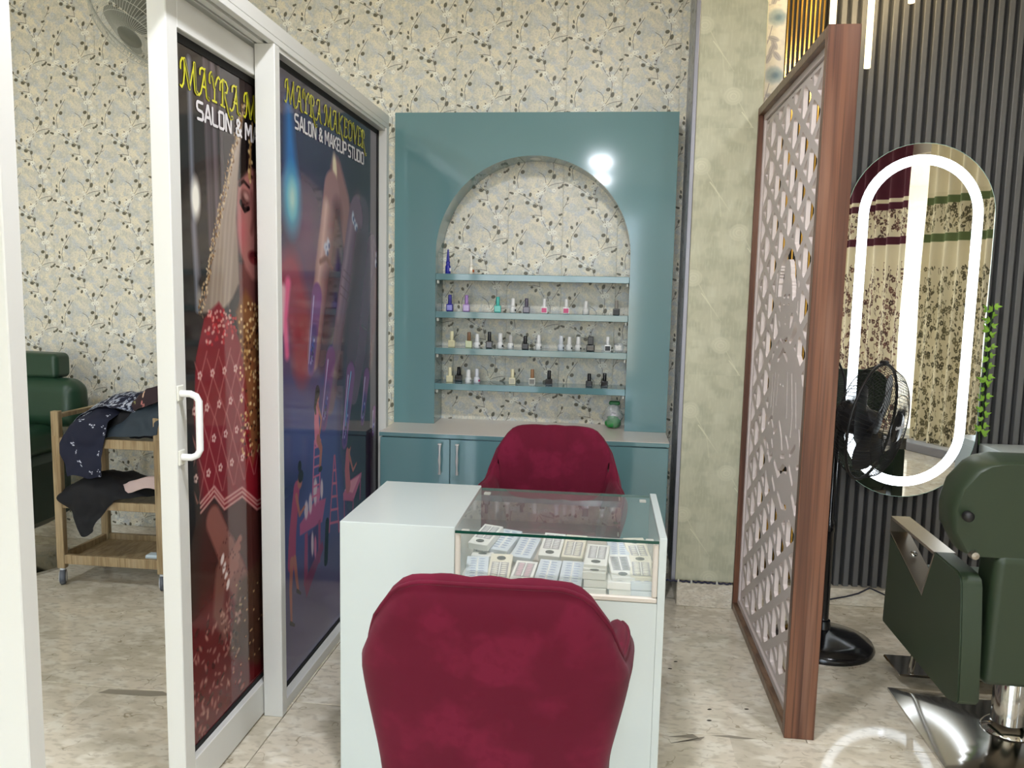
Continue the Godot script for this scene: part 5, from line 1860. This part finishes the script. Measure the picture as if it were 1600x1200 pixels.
func ivy() -> void:
	var t := thing("ivy_garland", "artificial ivy strand of bright green leaves hanging along the mirror's right edge", "artificial ivy", Vector3(1.575, 1.32, -3.525))
	var st := MB.new()
	var pts := []
	for k in 15:
		pts.append(Vector3(0.006 * sin(k * 1.3), -0.042 * k, 0.004 * cos(k * 0.9)))
	st.tube(pts, 0.0018, 6)
	part("stem", st, mat(rgb8(70, 110, 50), 0.6), t)
	var rg := RandomNumberGenerator.new()
	rg.seed = 8
	for k in 27:
		var y := -0.01 - 0.0205 * k
		var s := rg.randf_range(0.022, 0.034)
		var side := 1.0 if k % 2 == 0 else -0.6
		var m := MB.new()
		var out := [[0.0, 0.0], [-0.45, 0.15], [-0.55, 0.55], [-0.25, 0.5], [0.0, 1.15], [0.25, 0.5], [0.55, 0.55], [0.45, 0.15]]
		for z in [0.0006, -0.0006]:
			for j in range(1, 7):
				var p := []
				for q in [out[0], out[j], out[j + 1]]:
					p.append(Vector3(q[0] * s, q[1] * s, z - absf(q[0]) * s * 0.35))
				m.face(p, Vector3(0, 0, signf(z)))
		var l := part("leaf", m, M.leaf, t)
		l.position = Vector3(0.004 * side, y, 0.006 + rg.randf() * 0.012)
		l.rotation = Vector3(rg.randf_range(-0.5, 0.5), rg.randf_range(-0.6, 0.6), -side * rg.randf_range(0.9, 2.1))

func pendants() -> void:
	for q in [[0.848, 2.388, "behind the screen post"], [0.990, 2.226, "longest one, just right of the screen post"], [1.138, 2.468, "only its tip showing at the picture's top edge"]]:
		var top := minf(q[1] + 0.47, CEIL - 0.06)
		var t := thing("pendant_tube", "warm white hanging light tube, " + q[2], "pendant light", Vector3(q[0], q[1], -3.42), 0.0, "hanging light tubes before the slats")
		var g := MB.new()
		g.lathe([Vector2(0, 0), Vector2(0.0125, 0.002), Vector2(0.0125, top - q[1])], 14)
		part("light_tube", g, glow(rgb8(255, 232, 180), 2.0), t)
		var c := MB.new()
		c.lathe([Vector2(0, top - q[1]), Vector2(0.0135, top - q[1]), Vector2(0.0135, top - q[1] + 0.03), Vector2(0, top - q[1] + 0.03)], 14)
		c.tube([Vector3(0, top - q[1] + 0.03, 0), Vector3(0, CEIL - q[1], 0)], 0.003, 6)
		part("cap", c, M.brushed, t)
		bulb(Vector3(q[0], (q[1] + top) * 0.5, -3.42), 0.03, rgb8(255, 226, 172), 0.012)

# ---------------------------------------------------------------- fans
func blade_mesh(R: float, r0: float) -> MB:
	var rows := []
	for i in 9:
		var f := i / 8.0
		var r := lerpf(r0, R, f)
		var half := (0.46 + 0.34 * sin(minf(f * 1.25, 1.0) * PI * 0.5)) * (1.0 - 0.35 * pow(f, 6.0))
		var row := PackedVector3Array()
		for j in 9:
			var g := -1.0 + 2.0 * j / 8.0
			var a := g * half + 0.25 * f
			row.append(Vector3(cos(a) * r, sin(a) * r, g * 0.02 * (1.0 - 0.3 * f)))
		rows.append(row)
	var m := MB.new()
	m.sheet(rows, 0.002)
	return m

func fan_head(t: Node3D, R: float, X: Transform3D, bm: Material, gm: Material, cap: Material, ang := 0.5) -> void:
	var mk := func() -> MB:
		var b := MB.new()
		b.t = X
		return b
	for k in 3:
		var b := blade_mesh(R * 0.86, 0.04)
		var n := part("blade", b, bm, t)
		n.transform = X * Transform3D(Basis(Vector3.BACK, TAU * k / 3.0 + ang), Vector3.ZERO)
	var hub: MB = mk.call()
	hub.t = X * Transform3D(Basis(Vector3.RIGHT, PI / 2), Vector3.ZERO)
	hub.lathe([Vector2(0, -0.12), Vector2(0.05, -0.12), Vector2(0.06, -0.10), Vector2(0.06, -0.04), Vector2(0.045, -0.02), Vector2(0.04, 0.02), Vector2(0, 0.024)], 24)
	part("motor", hub, bm, t)
	var rim: MB = mk.call()
	var ring := []
	for k in 48:
		ring.append(Vector3(cos(TAU * k / 48) * R, sin(TAU * k / 48) * R, 0))
	rim.tube(ring, 0.0055, 8, true)
	rim.box(Vector3(0, R + 0.004, 0), Vector3(0.03, 0.018, 0.024), 0.004)
	part("rim", rim, gm, t)
	for s in [1.0, -1.0]:
		var g: MB = mk.call()
		for k in 84:
			var a := TAU * k / 84.0
			var pts := []
			for i in 7:
				var f := i / 6.0
				var r := lerpf(R, 0.05, f)
				pts.append(Vector3(cos(a + 0.25 * f * s) * r, sin(a + 0.25 * f * s) * r, s * (0.085 * sqrt(1.0 - pow(1.0 - f, 2.2)) + 0.004)))
			g.tube(pts, 0.0009, 4)
		for rr in [0.55, 0.78]:
			var p := []
			for k in 40:
				var f: float = (1.0 - rr) / (1.0 - 0.05 / R)
				p.append(Vector3(cos(TAU * k / 40) * R * rr, sin(TAU * k / 40) * R * rr, s * (0.085 * sqrt(1.0 - pow(1.0 - f, 2.2)) + 0.004)))
			g.tube(p, 0.0014, 4, true)
		part("front_grille" if s > 0 else "rear_grille", g, gm, t)
	var c: MB = mk.call()
	c.t = X * Transform3D(Basis(Vector3.RIGHT, PI / 2), Vector3.ZERO)
	c.lathe([Vector2(0, 0.084), Vector2(0.05, 0.084), Vector2(0.056, 0.088), Vector2(0.05, 0.094), Vector2(0, 0.097)], 28)
	part("badge", c, cap, t)

func pedestal_fan() -> void:
	var t := thing("pedestal_fan", "black pedestal fan standing behind the carved screen, head before the mirror", "fan", Vector3(0.875, 0, -3.1))
	var b := MB.new()
	b.lathe([Vector2(0, 0.0), Vector2(0.186, 0.0), Vector2(0.19, 0.01), Vector2(0.182, 0.026), Vector2(0.13, 0.046), Vector2(0.06, 0.062), Vector2(0.03, 0.07), Vector2(0.026, 0.1), Vector2(0, 0.1)], 40)
	part("base", b, M.gloss_black, t)
	b = MB.new()
	b.lathe([Vector2(0.019, 0.1), Vector2(0.019, 0.45), Vector2(0.022, 0.452), Vector2(0.022, 0.49), Vector2(0.014, 0.5), Vector2(0.014, 0.8), Vector2(0.024, 0.82), Vector2(0.024, 0.9), Vector2(0.0, 0.91)], 20)
	part("pole", b, M.gloss_black, t)
	var n := Vector3(0.78, -0.12, 0.61).normalized()
	var side := Vector3.UP.cross(n).normalized()
	var X := Transform3D(Basis(side, n.cross(side), n), Vector3(0.105, 0.885, 0.07))
	fan_head(t, 0.215, X, mat(rgb8(26, 26, 30), 0.3), M.black, M.gloss_black)
	var hs := MB.new()
	hs.tube([Vector3(0.0, 0.88, 0.0), Vector3(0.03, 0.885, 0.02)], 0.04, 14)
	part("yoke", hs, M.gloss_black, t)
	var tm := TextMesh.new()
	var sf := SystemFont.new()
	sf.font_names = PackedStringArray(["Droid Sans"])
	sf.font_weight = 700
	tm.font = sf
	tm.text = "Crompton"
	tm.font_size = 16
	tm.pixel_size = 0.0011
	tm.depth = 0.001
	var tn := part("lettering", tm, M.print_white, t)
	tn.transform = X * Transform3D(Basis(), Vector3(0.0, 0.004, 0.0975))

func wall_fan() -> void:
	var t := thing("wall_fan", "grey caged wall fan high on the papered wall of the inner room", "fan", Vector3(-2.02, 2.58, BACK))
	var n := Vector3(-0.265, -0.81, 0.567).normalized()
	var side := Vector3.UP.cross(n).normalized()
	var X := Transform3D(Basis(side, n.cross(side), n), Vector3(-0.025, -0.13, 0.36))
	var g := mat(rgb8(168, 170, 158), 0.35)
	fan_head(t, 0.235, X, mat(rgb8(128, 130, 120), 0.3), mat(rgb8(196, 198, 188), 0.3), mat(rgb8(104, 106, 96), 0.3), 0.9)
	var b := MB.new()
	b.box(Vector3(0.0, 0.06, 0.02), Vector3(0.1, 0.16, 0.036), 0.006)
	b.tube([Vector3(0, 0.06, 0.03), Vector3(0, 0.07, 0.16), Vector3(0.0, -0.01, 0.28)], 0.018, 12)
	part("bracket", b, g, t)
	var c := MB.new()
	c.tube([Vector3(-0.012, -0.26, 0.008), Vector3(-0.012, -1.6, 0.008)], 0.006, 8)
	c.tube([Vector3(-0.03, -0.255, 0.012), Vector3(0.06, -0.255, 0.012)], 0.013, 8)
	part("conduit", c, M.paint, t)

# ---------------------------------------------------------------- salon chairs
func styling_chair() -> void:
	var t := thing("styling_chair", "dark green leather styling chair on a square chrome base, facing the mirror", "salon chair", Vector3(1.268, 0, -2.5))
	var o := Vector3(-1.268, 0, 2.5)
	var b := MB.new()
	var rows := []
	for i in 17:
		var row := PackedVector3Array()
		for j in 17:
			var x := lerpf(-0.262, 0.262, i / 16.0)
			var z := lerpf(-0.262, 0.262, j / 16.0)
			var e := maxf(absf(x), absf(z)) / 0.262
			row.append(Vector3(x, 0.008 + 0.026 * pow(1.0 - e, 0.7), z))
		rows.append(row)
	b.grid(rows, false, true)
	b.b2(Vector3(-0.262, 0.0, -0.262), Vector3(0.262, 0.008, 0.262))
	part("base_plate", b, M.chrome, t)
	b = MB.new()
	b.lathe([Vector2(0.075, 0.024), Vector2(0.072, 0.036), Vector2(0.055, 0.05), Vector2(0.046, 0.055), Vector2(0.046, 0.24), Vector2(0.04, 0.245), Vector2(0.04, 0.33), Vector2(0, 0.33)], 28)
	part("gas_lift", b, M.chrome, t)
	b = MB.new()
	b.b2(Vector3(1.03, 0.31, -2.7) + o, Vector3(1.5, 0.335, -2.25) + o, 0.004)
	part("seat_frame", b, M.brushed, t)
	b = MB.new()
	b.b2(Vector3(1.055, 0.03, -2.96) + o, Vector3(1.48, 0.04, -2.80) + o, 0.003)
	for x in [1.1, 1.42]:
		b.tube([Vector3(x, 0.035, -2.82) + o, Vector3(x, 0.33, -2.74) + o, Vector3(x, 0.335, -2.66) + o], 0.011, 10)
	part("footrest", b, M.chrome, t)
	b = MB.new()
	b.rbox(Vector3(1.265, 0.40, -2.49) + o, Vector3(0.45, 0.13, 0.5), 0.04, 0.015)
	part("seat", b, M.leather, t)
	b = MB.new()
	b.t = Transform3D(Basis(Vector3.RIGHT, 0.06), Vector3(1.28, 0.485, -2.245) + o)
	b.rbox(Vector3.ZERO, Vector3(0.47, 0.37, 0.11), 0.022, 0.006)
	part("lower_back", b, M.leather, t)
	b = MB.new()
	b.t = Transform3D(Basis(Vector3.RIGHT, 0.10), Vector3(1.28, 0.79, -2.23) + o)
	var rim := []
	var pts := []
	for q in [[-0.32, -0.12], [-0.355, -0.06], [-0.362, 0.0], [-0.35, 0.06], [-0.315, 0.11], [-0.29, 0.128], [-0.25, 0.138], [0.25, 0.138], [0.29, 0.128], [0.315, 0.11], [0.35, 0.06], [0.362, 0.0], [0.355, -0.06], [0.32, -0.12], [0.30, -0.13], [-0.30, -0.13]]:
		pts.append(Vector2(q[0], q[1]))
	for k in 9:  # pillow: outline grows and shrinks front to back
		var a := PI * k / 8.0
		var row := PackedVector3Array()
		var s := -0.014 * (1.0 - sin(a))
		for q in pts:
			var r: Vector2 = q + q.normalized() * s
			row.append(Vector3(r.x, r.y, -0.055 * cos(a)))
		rim.append(row)
	b.grid(rim, true, false)
	for k in [0, 8]:
		var c := b.vert(Vector3(0, 0, -0.06 if k == 0 else 0.06), Vector3(0, 0, -1 if k == 0 else 1))
		var f := b.v.size()
		for q in rim[k]:
			b.vert(q, Vector3(0, 0, -1 if k == 0 else 1))
		for j in 16:
			if k == 0:
				b.tri(c, f + j, f + (j + 1) % 16)
			else:
				b.tri(c, f + (j + 1) % 16, f + j)
	part("headrest_back", b, M.leather, t)
	b = MB.new()
	b.t = Transform3D(Basis(Vector3.RIGHT, PI / 2), Vector3(0.953, 0.775, -2.165) + o)
	b.lathe([Vector2(0, 0.0), Vector2(0.014, 0.0), Vector2(0.014, 0.012), Vector2(0.006, 0.02), Vector2(0, 0.02)], 14)
	part("bolt", b, M.black, t)
	b = MB.new()
	b.t = Transform3D(Basis(Vector3.RIGHT, PI / 2), Vector3(0.985, 0.667, -2.19) + o)
	b.lathe([Vector2(0, 0.0), Vector2(0.012, 0.0), Vector2(0.01, 0.02), Vector2(0, 0.022)], 12)
	part("bolt", b, M.brushed, t)
	for sx in [0.965, 1.512]:  # padded side panels with a notch and a steel hand rest
		var a := part("armrest", arm_panel(sx, o), M.leather, t)
		var c := MB.new()
		c.t = Transform3D(Basis(Vector3.BACK, Vector3.UP, Vector3.LEFT), Vector3(sx, 0, 0) + o)
		for q in [[[-2.728, 0.618], [-2.375, 0.611], 0.009], [[-2.724, 0.618], [-2.724, 0.56], 0.006], [[-2.724, 0.567], [-2.435, 0.462], 0.006], [[-2.44, 0.465], [-2.378, 0.606], 0.006]]:
			var p0 := Vector2(q[0][0], q[0][1])
			var p1 := Vector2(q[1][0], q[1][1])
			var nn: Vector2 = (p1 - p0).orthogonal().normalized() * q[2]
			c.prism(PackedVector2Array([p0, p1, p1 + nn, p0 + nn]), -0.058, 0.001)
		part("steel_trim", c, M.brushed, a)
		var s := MB.new()
		s.t = Transform3D(Basis(Vector3.RIGHT, 0.35), Vector3(sx + 0.03, 0.532, -2.60) + o)
		s.lathe([Vector2(0.012, 0.0), Vector2(0.011, 0.004), Vector2(0.005, 0.006), Vector2(0, 0.005)], 14)
		part("screw", s, M.chrome, a)

func arm_panel(sx: float, o: Vector3) -> MB:
	var b := MB.new()
	b.t = Transform3D(Basis(Vector3.BACK, Vector3.UP, Vector3.LEFT), Vector3(sx, 0, 0) + o)
	var pg := PackedVector2Array()
	for q in [[-2.728, 0.56], [-2.742, 0.26], [-2.736, 0.25], [-2.225, 0.245], [-2.165, 0.262], [-2.155, 0.275], [-2.17, 0.44], [-2.19, 0.575], [-2.2, 0.597], [-2.225, 0.607], [-2.375, 0.611], [-2.44, 0.462], [-2.455, 0.462]]:
		pg.append(Vector2(q[0], q[1]))
	var z := [0.0, -0.004, -0.051, -0.055]
	var ins := Geometry2D.offset_polygon(pg, -0.004)
	b.prism(pg, -0.051, -0.004, true)
	if ins.size():
		b.prism(ins[0], -0.055, 0.0, true)
	return b

func inner_chair() -> void:
	var t := thing("reclining_chair", "dark green padded salon chair with buttoned side, behind the clothes trolley", "salon chair", Vector3(-2.72, 0, -3.42))
	var o := Vector3(2.72, 0, 3.42)
	var b := MB.new()
	b.rbox(Vector3(-2.71, 0.94, -3.5) + o, Vector3(0.40, 0.115, 0.11), 0.022, 0.006)
	part("headrest", b, M.leather2, t)
	b = MB.new()
	b.rbox(Vector3(-2.71, 0.77, -3.48) + o, Vector3(0.61, 0.22, 0.14), 0.06, 0.01)
	part("backrest", b, M.leather2, t)
	b = MB.new()
	b.rbox(Vector3(-2.72, 0.60, -3.36) + o, Vector3(0.38, 0.13, 0.36), 0.05, 0.01)
	part("seat", b, M.leather2, t)
	b = MB.new()
	b.t = Transform3D(Basis(Vector3.RIGHT, Vector3.UP, Vector3.BACK), o)
	b.prism(PackedVector2Array([Vector2(-2.95, 0.54), Vector2(-2.95, 0.14), Vector2(-2.66, 0.16), Vector2(-2.535, 0.235), Vector2(-2.53, 0.5), Vector2(-2.56, 0.54)]), -3.55, -3.2)
	var sp := part("side_panel", b, mat(rgb8(24, 44, 32), 0.35), t)
	for q in [[-2.643, 0.43], [-2.60, 0.36], [-2.645, 0.25], [-2.69, 0.34]]:
		b = MB.new()
		b.ball(Vector3(q[0], q[1], -3.2) + o, Vector3(0.011, 0.011, 0.006), 10, 6)
		part("button", b, M.chrome, sp)
	b = MB.new()
	b.t = Transform3D(Basis(Vector3.BACK, 0.32), Vector3(-2.63, 0.615, -3.16) + o)
	b.rbox(Vector3.ZERO, Vector3(0.2, 0.02, 0.06), 0.008)
	part("arm_pad", b, M.beech, t)
	b = MB.new()
	b.lathe([Vector2(0, 0.0), Vector2(0.24, 0.0), Vector2(0.24, 0.012), Vector2(0.06, 0.03), Vector2(0.05, 0.16), Vector2(0, 0.16)], 28)
	part("base", b, M.chrome, t)

# ---------------------------------------------------------------- clothes trolley
func trolley() -> void:
	var t := thing("wooden_trolley", "three-tier light wood trolley on casters in the inner room", "trolley", Vector3(-2.11, 0, -3.36))
	var o := Vector3(2.11, 0, 3.36)
	for x in [-2.361, -1.894]:
		for z in [-3.22, -3.54]:
			var p := MB.new()
			p.b2(Vector3(x, 0.075, z) + o, Vector3(x + 0.036, 0.762 if z < -3.3 or x > -2.0 else 0.775, z + 0.028) + o, 0.002)
			part("post", p, M.beech, t)
			var c := MB.new()
			c.t = Transform3D(Basis(Vector3.UP, 0.5), Vector3(x + 0.018, 0.034, z + 0.014) + o) * Transform3D(Basis(Vector3.BACK, PI / 2), Vector3.ZERO)
			c.lathe([Vector2(0, -0.012), Vector2(0.03, -0.012), Vector2(0.034, -0.008), Vector2(0.034, 0.008), Vector2(0.03, 0.012), Vector2(0, 0.012)], 20)
			var cn := part("caster", c, mat(rgb8(84, 88, 96), 0.4), t)
			var h := MB.new()
			h.t = c.t
			h.lathe([Vector2(0, 0.0121), Vector2(0.024, 0.0121), Vector2(0.022, 0.015), Vector2(0, 0.016)], 16)
			h.lathe([Vector2(0, -0.016), Vector2(0.022, -0.015), Vector2(0.024, -0.0121), Vector2(0, -0.0121)], 16)
			h.t = Transform3D(Basis(), Vector3(x + 0.018, 0.06, z + 0.014) + o)
			h.lathe([Vector2(0, 0.0), Vector2(0.012, 0.0), Vector2(0.012, 0.016), Vector2(0, 0.016)], 12)
			part("hub", h, mat(rgb8(206, 210, 214), 0.4), cn)
	for q in [[0.66, 0.62], [0.385, 0.348], [0.137, 0.095]]:
		var s := MB.new()
		s.b2(Vector3(-2.325, q[1] + 0.004, -3.512) + o, Vector3(-1.894, q[1] + 0.016, -3.215) + o)
		part("tray", s, M.beech, t)
		for z in [-3.213, -3.535]:
			s = MB.new()
			s.b2(Vector3(-2.325, q[1], z) + o, Vector3(-1.894, q[0], z + 0.018) + o, 0.0015)
			part("rail", s, M.beech, t)
		for x in [-2.352, -1.885]:
			s = MB.new()
			s.b2(Vector3(x, q[1], -3.512) + o, Vector3(x + 0.018, q[0], -3.22) + o, 0.0015)
			part("rail", s, M.beech, t)
	for x in [-2.354, -1.888]:
		var s := MB.new()
		s.b2(Vector3(x, 0.742, -3.512) + o, Vector3(x + 0.022, 0.762, -3.22) + o, 0.002)
		part("side_rail", s, M.beech, t)

func spline(a: Array, f: float) -> Vector3:
	var n := a.size() - 1
	var k := clampi(int(f * n), 0, n - 1)
	var g := f * n - k
	return a[k].cubic_interpolate(a[k + 1], a[maxi(k - 1, 0)], a[mini(k + 2, n)], g)

func drape(called: String, ctrl: Array, m: Material, sd: int, amp: float, label: String, uv := Vector2(2, 2)) -> void:  # ctrl: rows of points; top side is where rows x columns turn up
	var ns := FastNoiseLite.new()
	ns.seed = sd
	ns.frequency = 9.0
	ns.fractal_octaves = 2
	var cols := []
	for r in ctrl:
		var row := []
		for j in 33:
			row.append(spline(r, j / 32.0))
		cols.append(row)
	var rows := []
	for i in 33:
		var row := PackedVector3Array()
		for j in 33:
			var c := []
			for r in cols:
				c.append(r[j])
			var p := spline(c, i / 32.0)
			p += Vector3(ns.get_noise_3d(p.x, p.y, p.z), ns.get_noise_3d(p.x + 9.0, p.y, p.z) * 0.8, ns.get_noise_3d(p.x, p.y + 9.0, p.z)) * amp
			row.append(p)
		rows.append(row)
	var b := MB.new()
	b.sheet(rows, 0.003, uv)
	solo(called, b, m, label, "garment", "clothes on the trolley")

func clothes() -> void:
	var navy := texmat(spot_tex(rgb8(24, 28, 50), [rgb8(206, 210, 220), rgb8(170, 178, 196)], 5, 80, 10.0), 0.85)
	var plain := texmat(spot_tex(rgb8(22, 26, 48), [rgb8(206, 210, 220)], 6, 7, 9.0), 0.85)
	var slate := mat(rgb8(44, 56, 66), 0.7)
	var black := mat(rgb8(18, 18, 22), 0.85)
	var scarf := texmat(spot_tex(rgb8(46, 28, 34), [rgb8(204, 130, 122), rgb8(150, 150, 90), rgb8(226, 190, 160)], 7, 16, 16.0), 0.8)
	var P := func(a: Array) -> Array:
		var o := []
		for k in range(0, a.size(), 3):
			o.append(Vector3(a[k], a[k + 1], a[k + 2]))
		return o
	drape("black_garment", [P.call([-2.30, 0.67, -3.49, -2.15, 0.75, -3.49, -2.0, 0.77, -3.49, -1.87, 0.75, -3.49]), P.call([-2.30, 0.70, -3.38, -2.15, 0.79, -3.38, -2.0, 0.81, -3.38, -1.87, 0.80, -3.38]), P.call([-2.30, 0.67, -3.27, -2.15, 0.72, -3.25, -2.0, 0.76, -3.25, -1.87, 0.76, -3.25]), P.call([-2.29, 0.655, -3.24, -2.15, 0.665, -3.235, -2.0, 0.665, -3.235, -1.91, 0.665, -3.235])], black, 3, 0.02, "heap of plain black cloth filling the trolley's top tray")
	drape("navy_floral_garment", [P.call([-2.22, 0.70, -3.45, -2.12, 0.815, -3.46, -2.02, 0.835, -3.46, -1.96, 0.815, -3.44]), P.call([-2.26, 0.74, -3.34, -2.16, 0.83, -3.34, -2.06, 0.85, -3.34, -1.98, 0.815, -3.34]), P.call([-2.30, 0.715, -3.25, -2.20, 0.79, -3.24, -2.10, 0.80, -3.235, -2.0, 0.78, -3.24])], navy, 4, 0.016, "navy cloth printed with white flowers, draped over the top of the trolley", Vector2(1.6, 1.0))
	drape("navy_garment", [P.call([-2.26, 0.76, -3.30, -2.20, 0.785, -3.28, -2.13, 0.79, -3.27, -2.09, 0.77, -3.26]), P.call([-2.29, 0.70, -3.20, -2.23, 0.735, -3.185, -2.15, 0.74, -3.185, -2.10, 0.73, -3.19]), P.call([-2.31, 0.63, -3.18, -2.24, 0.62, -3.172, -2.16, 0.61, -3.172, -2.12, 0.62, -3.178]), P.call([-2.28, 0.50, -3.17, -2.22, 0.50, -3.165, -2.16, 0.49, -3.165, -2.115, 0.50, -3.17])], plain, 5, 0.014, "navy cloth with few white sprigs hanging down the trolley's front", Vector2(1.0, 2.0))
	drape("slate_garment", [P.call([-2.14, 0.70, -3.30, -2.05, 0.77, -3.29, -1.96, 0.81, -3.28, -1.85, 0.84, -3.27]), P.call([-2.16, 0.675, -3.23, -2.06, 0.725, -3.215, -1.96, 0.76, -3.21, -1.86, 0.78, -3.20]), P.call([-2.15, 0.662, -3.212, -2.06, 0.672, -3.205, -1.97, 0.68, -3.20, -1.87, 0.69, -3.185])], slate, 6, 0.01, "slate blue garment lying across the top tray's right front")
	drape("floral_scarf", [P.call([-2.03, 0.79, -3.34, -1.98, 0.84, -3.34, -1.92, 0.87, -3.33, -1.84, 0.89, -3.32]), P.call([-2.04, 0.80, -3.28, -1.98, 0.86, -3.27, -1.92, 0.885, -3.26, -1.84, 0.90, -3.26]), P.call([-2.02, 0.775, -3.25, -1.97, 0.80, -3.235, -1.92, 0.82, -3.225, -1.84, 0.84, -3.22])], scarf, 7, 0.014, "dark scarf with pink and olive flowers on top of the clothes heap", Vector2(1.2, 0.8))
	drape("black_skirt", [P.call([-2.30, 0.42, -3.42, -2.18, 0.47, -3.42, -2.04, 0.45, -3.42, -1.92, 0.41, -3.42]), P.call([-2.32, 0.44, -3.26, -2.20, 0.50, -3.25, -2.08, 0.46, -3.25, -1.94, 0.41, -3.25]), P.call([-2.335, 0.40, -3.185, -2.24, 0.42, -3.178, -2.12, 0.42, -3.18, -2.06, 0.405, -3.19]), P.call([-2.30, 0.36, -3.182, -2.24, 0.31, -3.175, -2.17, 0.33, -3.175, -2.10, 0.37, -3.18]), P.call([-2.25, 0.30, -3.18, -2.23, 0.235, -3.175, -2.19, 0.25, -3.175, -2.16, 0.29, -3.18])], black, 8, 0.016, "black cloth spilling off the trolley's middle tray")
	drape("pink_cloth", [P.call([-2.10, 0.43, -3.28, -2.03, 0.465, -3.28, -1.96, 0.485, -3.28, -1.88, 0.50, -3.28]), P.call([-2.10, 0.44, -3.24, -2.03, 0.47, -3.23, -1.96, 0.49, -3.23, -1.88, 0.495, -3.23]), P.call([-2.09, 0.41, -3.222, -2.03, 0.425, -3.212, -1.96, 0.445, -3.212, -1.88, 0.45, -3.215])], mat(rgb8(196, 172, 166), 0.8), 9, 0.012, "pale pink cloth bunched on the trolley's middle tray")
	var pk := MB.new()
	pk.rbox(Vector3(-1.945, 0.128, -3.26), Vector3(0.06, 0.03, 0.05), 0.008)
	solo("tissue_packet", pk, mat(rgb8(206, 220, 226), 0.4), "small white packet on the trolley's bottom tray", "packet")

# ---------------------------------------------------------------- small things
func cables() -> void:
	var b := MB.new()
	var pts := []
	for k in 40:
		var f := k / 39.0
		pts.append(Vector3(lerpf(0.30, 0.575, f), 0.1105 + 0.0022 * sin(k * 1.7), -3.403 + 0.002 * cos(k * 1.7)))
	b.tube(pts, 0.0042, 6)
	b.tube([Vector3(0.30, 0.1105, -3.403), Vector3(0.27, 0.098, -3.45), Vector3(0.25, 0.095, -3.6), Vector3(0.24, 0.09, -3.78)], 0.0035, 6)
	var n := solo("power_cable", b, mat(rgb8(26, 28, 58), 0.5), "dark blue twisted cable along the top of the pillar's plinth", "cable")
	for x in [0.352, 0.407, 0.514]:
		var c := MB.new()
		c.box(Vector3(x, 0.1125, -3.4), Vector3(0.008, 0.014, 0.012), 0.002)
		part("clip", c, M.white, n)
	b = MB.new()
	var w := []
	for q in [[0.96, 0.012], [1.02, 0.03], [1.08, 0.045], [1.13, 0.062], [1.176, 0.09], [1.2, 0.08], [1.225, 0.07], [1.27, 0.05], [1.33, 0.03]]:
		w.append(Vector3(q[0], q[1], -3.515))
	b.tube(w, 0.0035, 6)
	solo("fan_cable", b, mat(rgb8(24, 26, 44), 0.5), "thin dark cable sagging across the marble skirting under the mirror", "cable")

func vanity() -> void:
	var t := thing("vanity_counter", "white wall counter with grey drawer front behind the green styling chair", "counter", Vector3(1.9, 0.66, -3.4))
	var o := Vector3(-1.9, -0.66, 3.4)
	var b := MB.new()
	b.b2(Vector3(1.585, 0.70, -3.55) + o, Vector3(2.4, 0.735, -3.27) + o, 0.002)
	part("top", b, M.desk, t)
	b = MB.new()
	b.b2(Vector3(1.585, 0.56, -3.55) + o, Vector3(1.605, 0.70, -3.275) + o, 0.001)
	part("side", b, M.desk, t)
	b = MB.new()
	b.b2(Vector3(1.605, 0.56, -3.55) + o, Vector3(2.4, 0.58, -3.29) + o)
	part("bottom", b, M.desk, t)
	b = MB.new()
	b.b2(Vector3(1.606, 0.581, -3.29) + o, Vector3(2.4, 0.699, -3.276) + o, 0.001)
	part("drawer", b, mat(rgb8(140, 140, 148), 0.4), t)
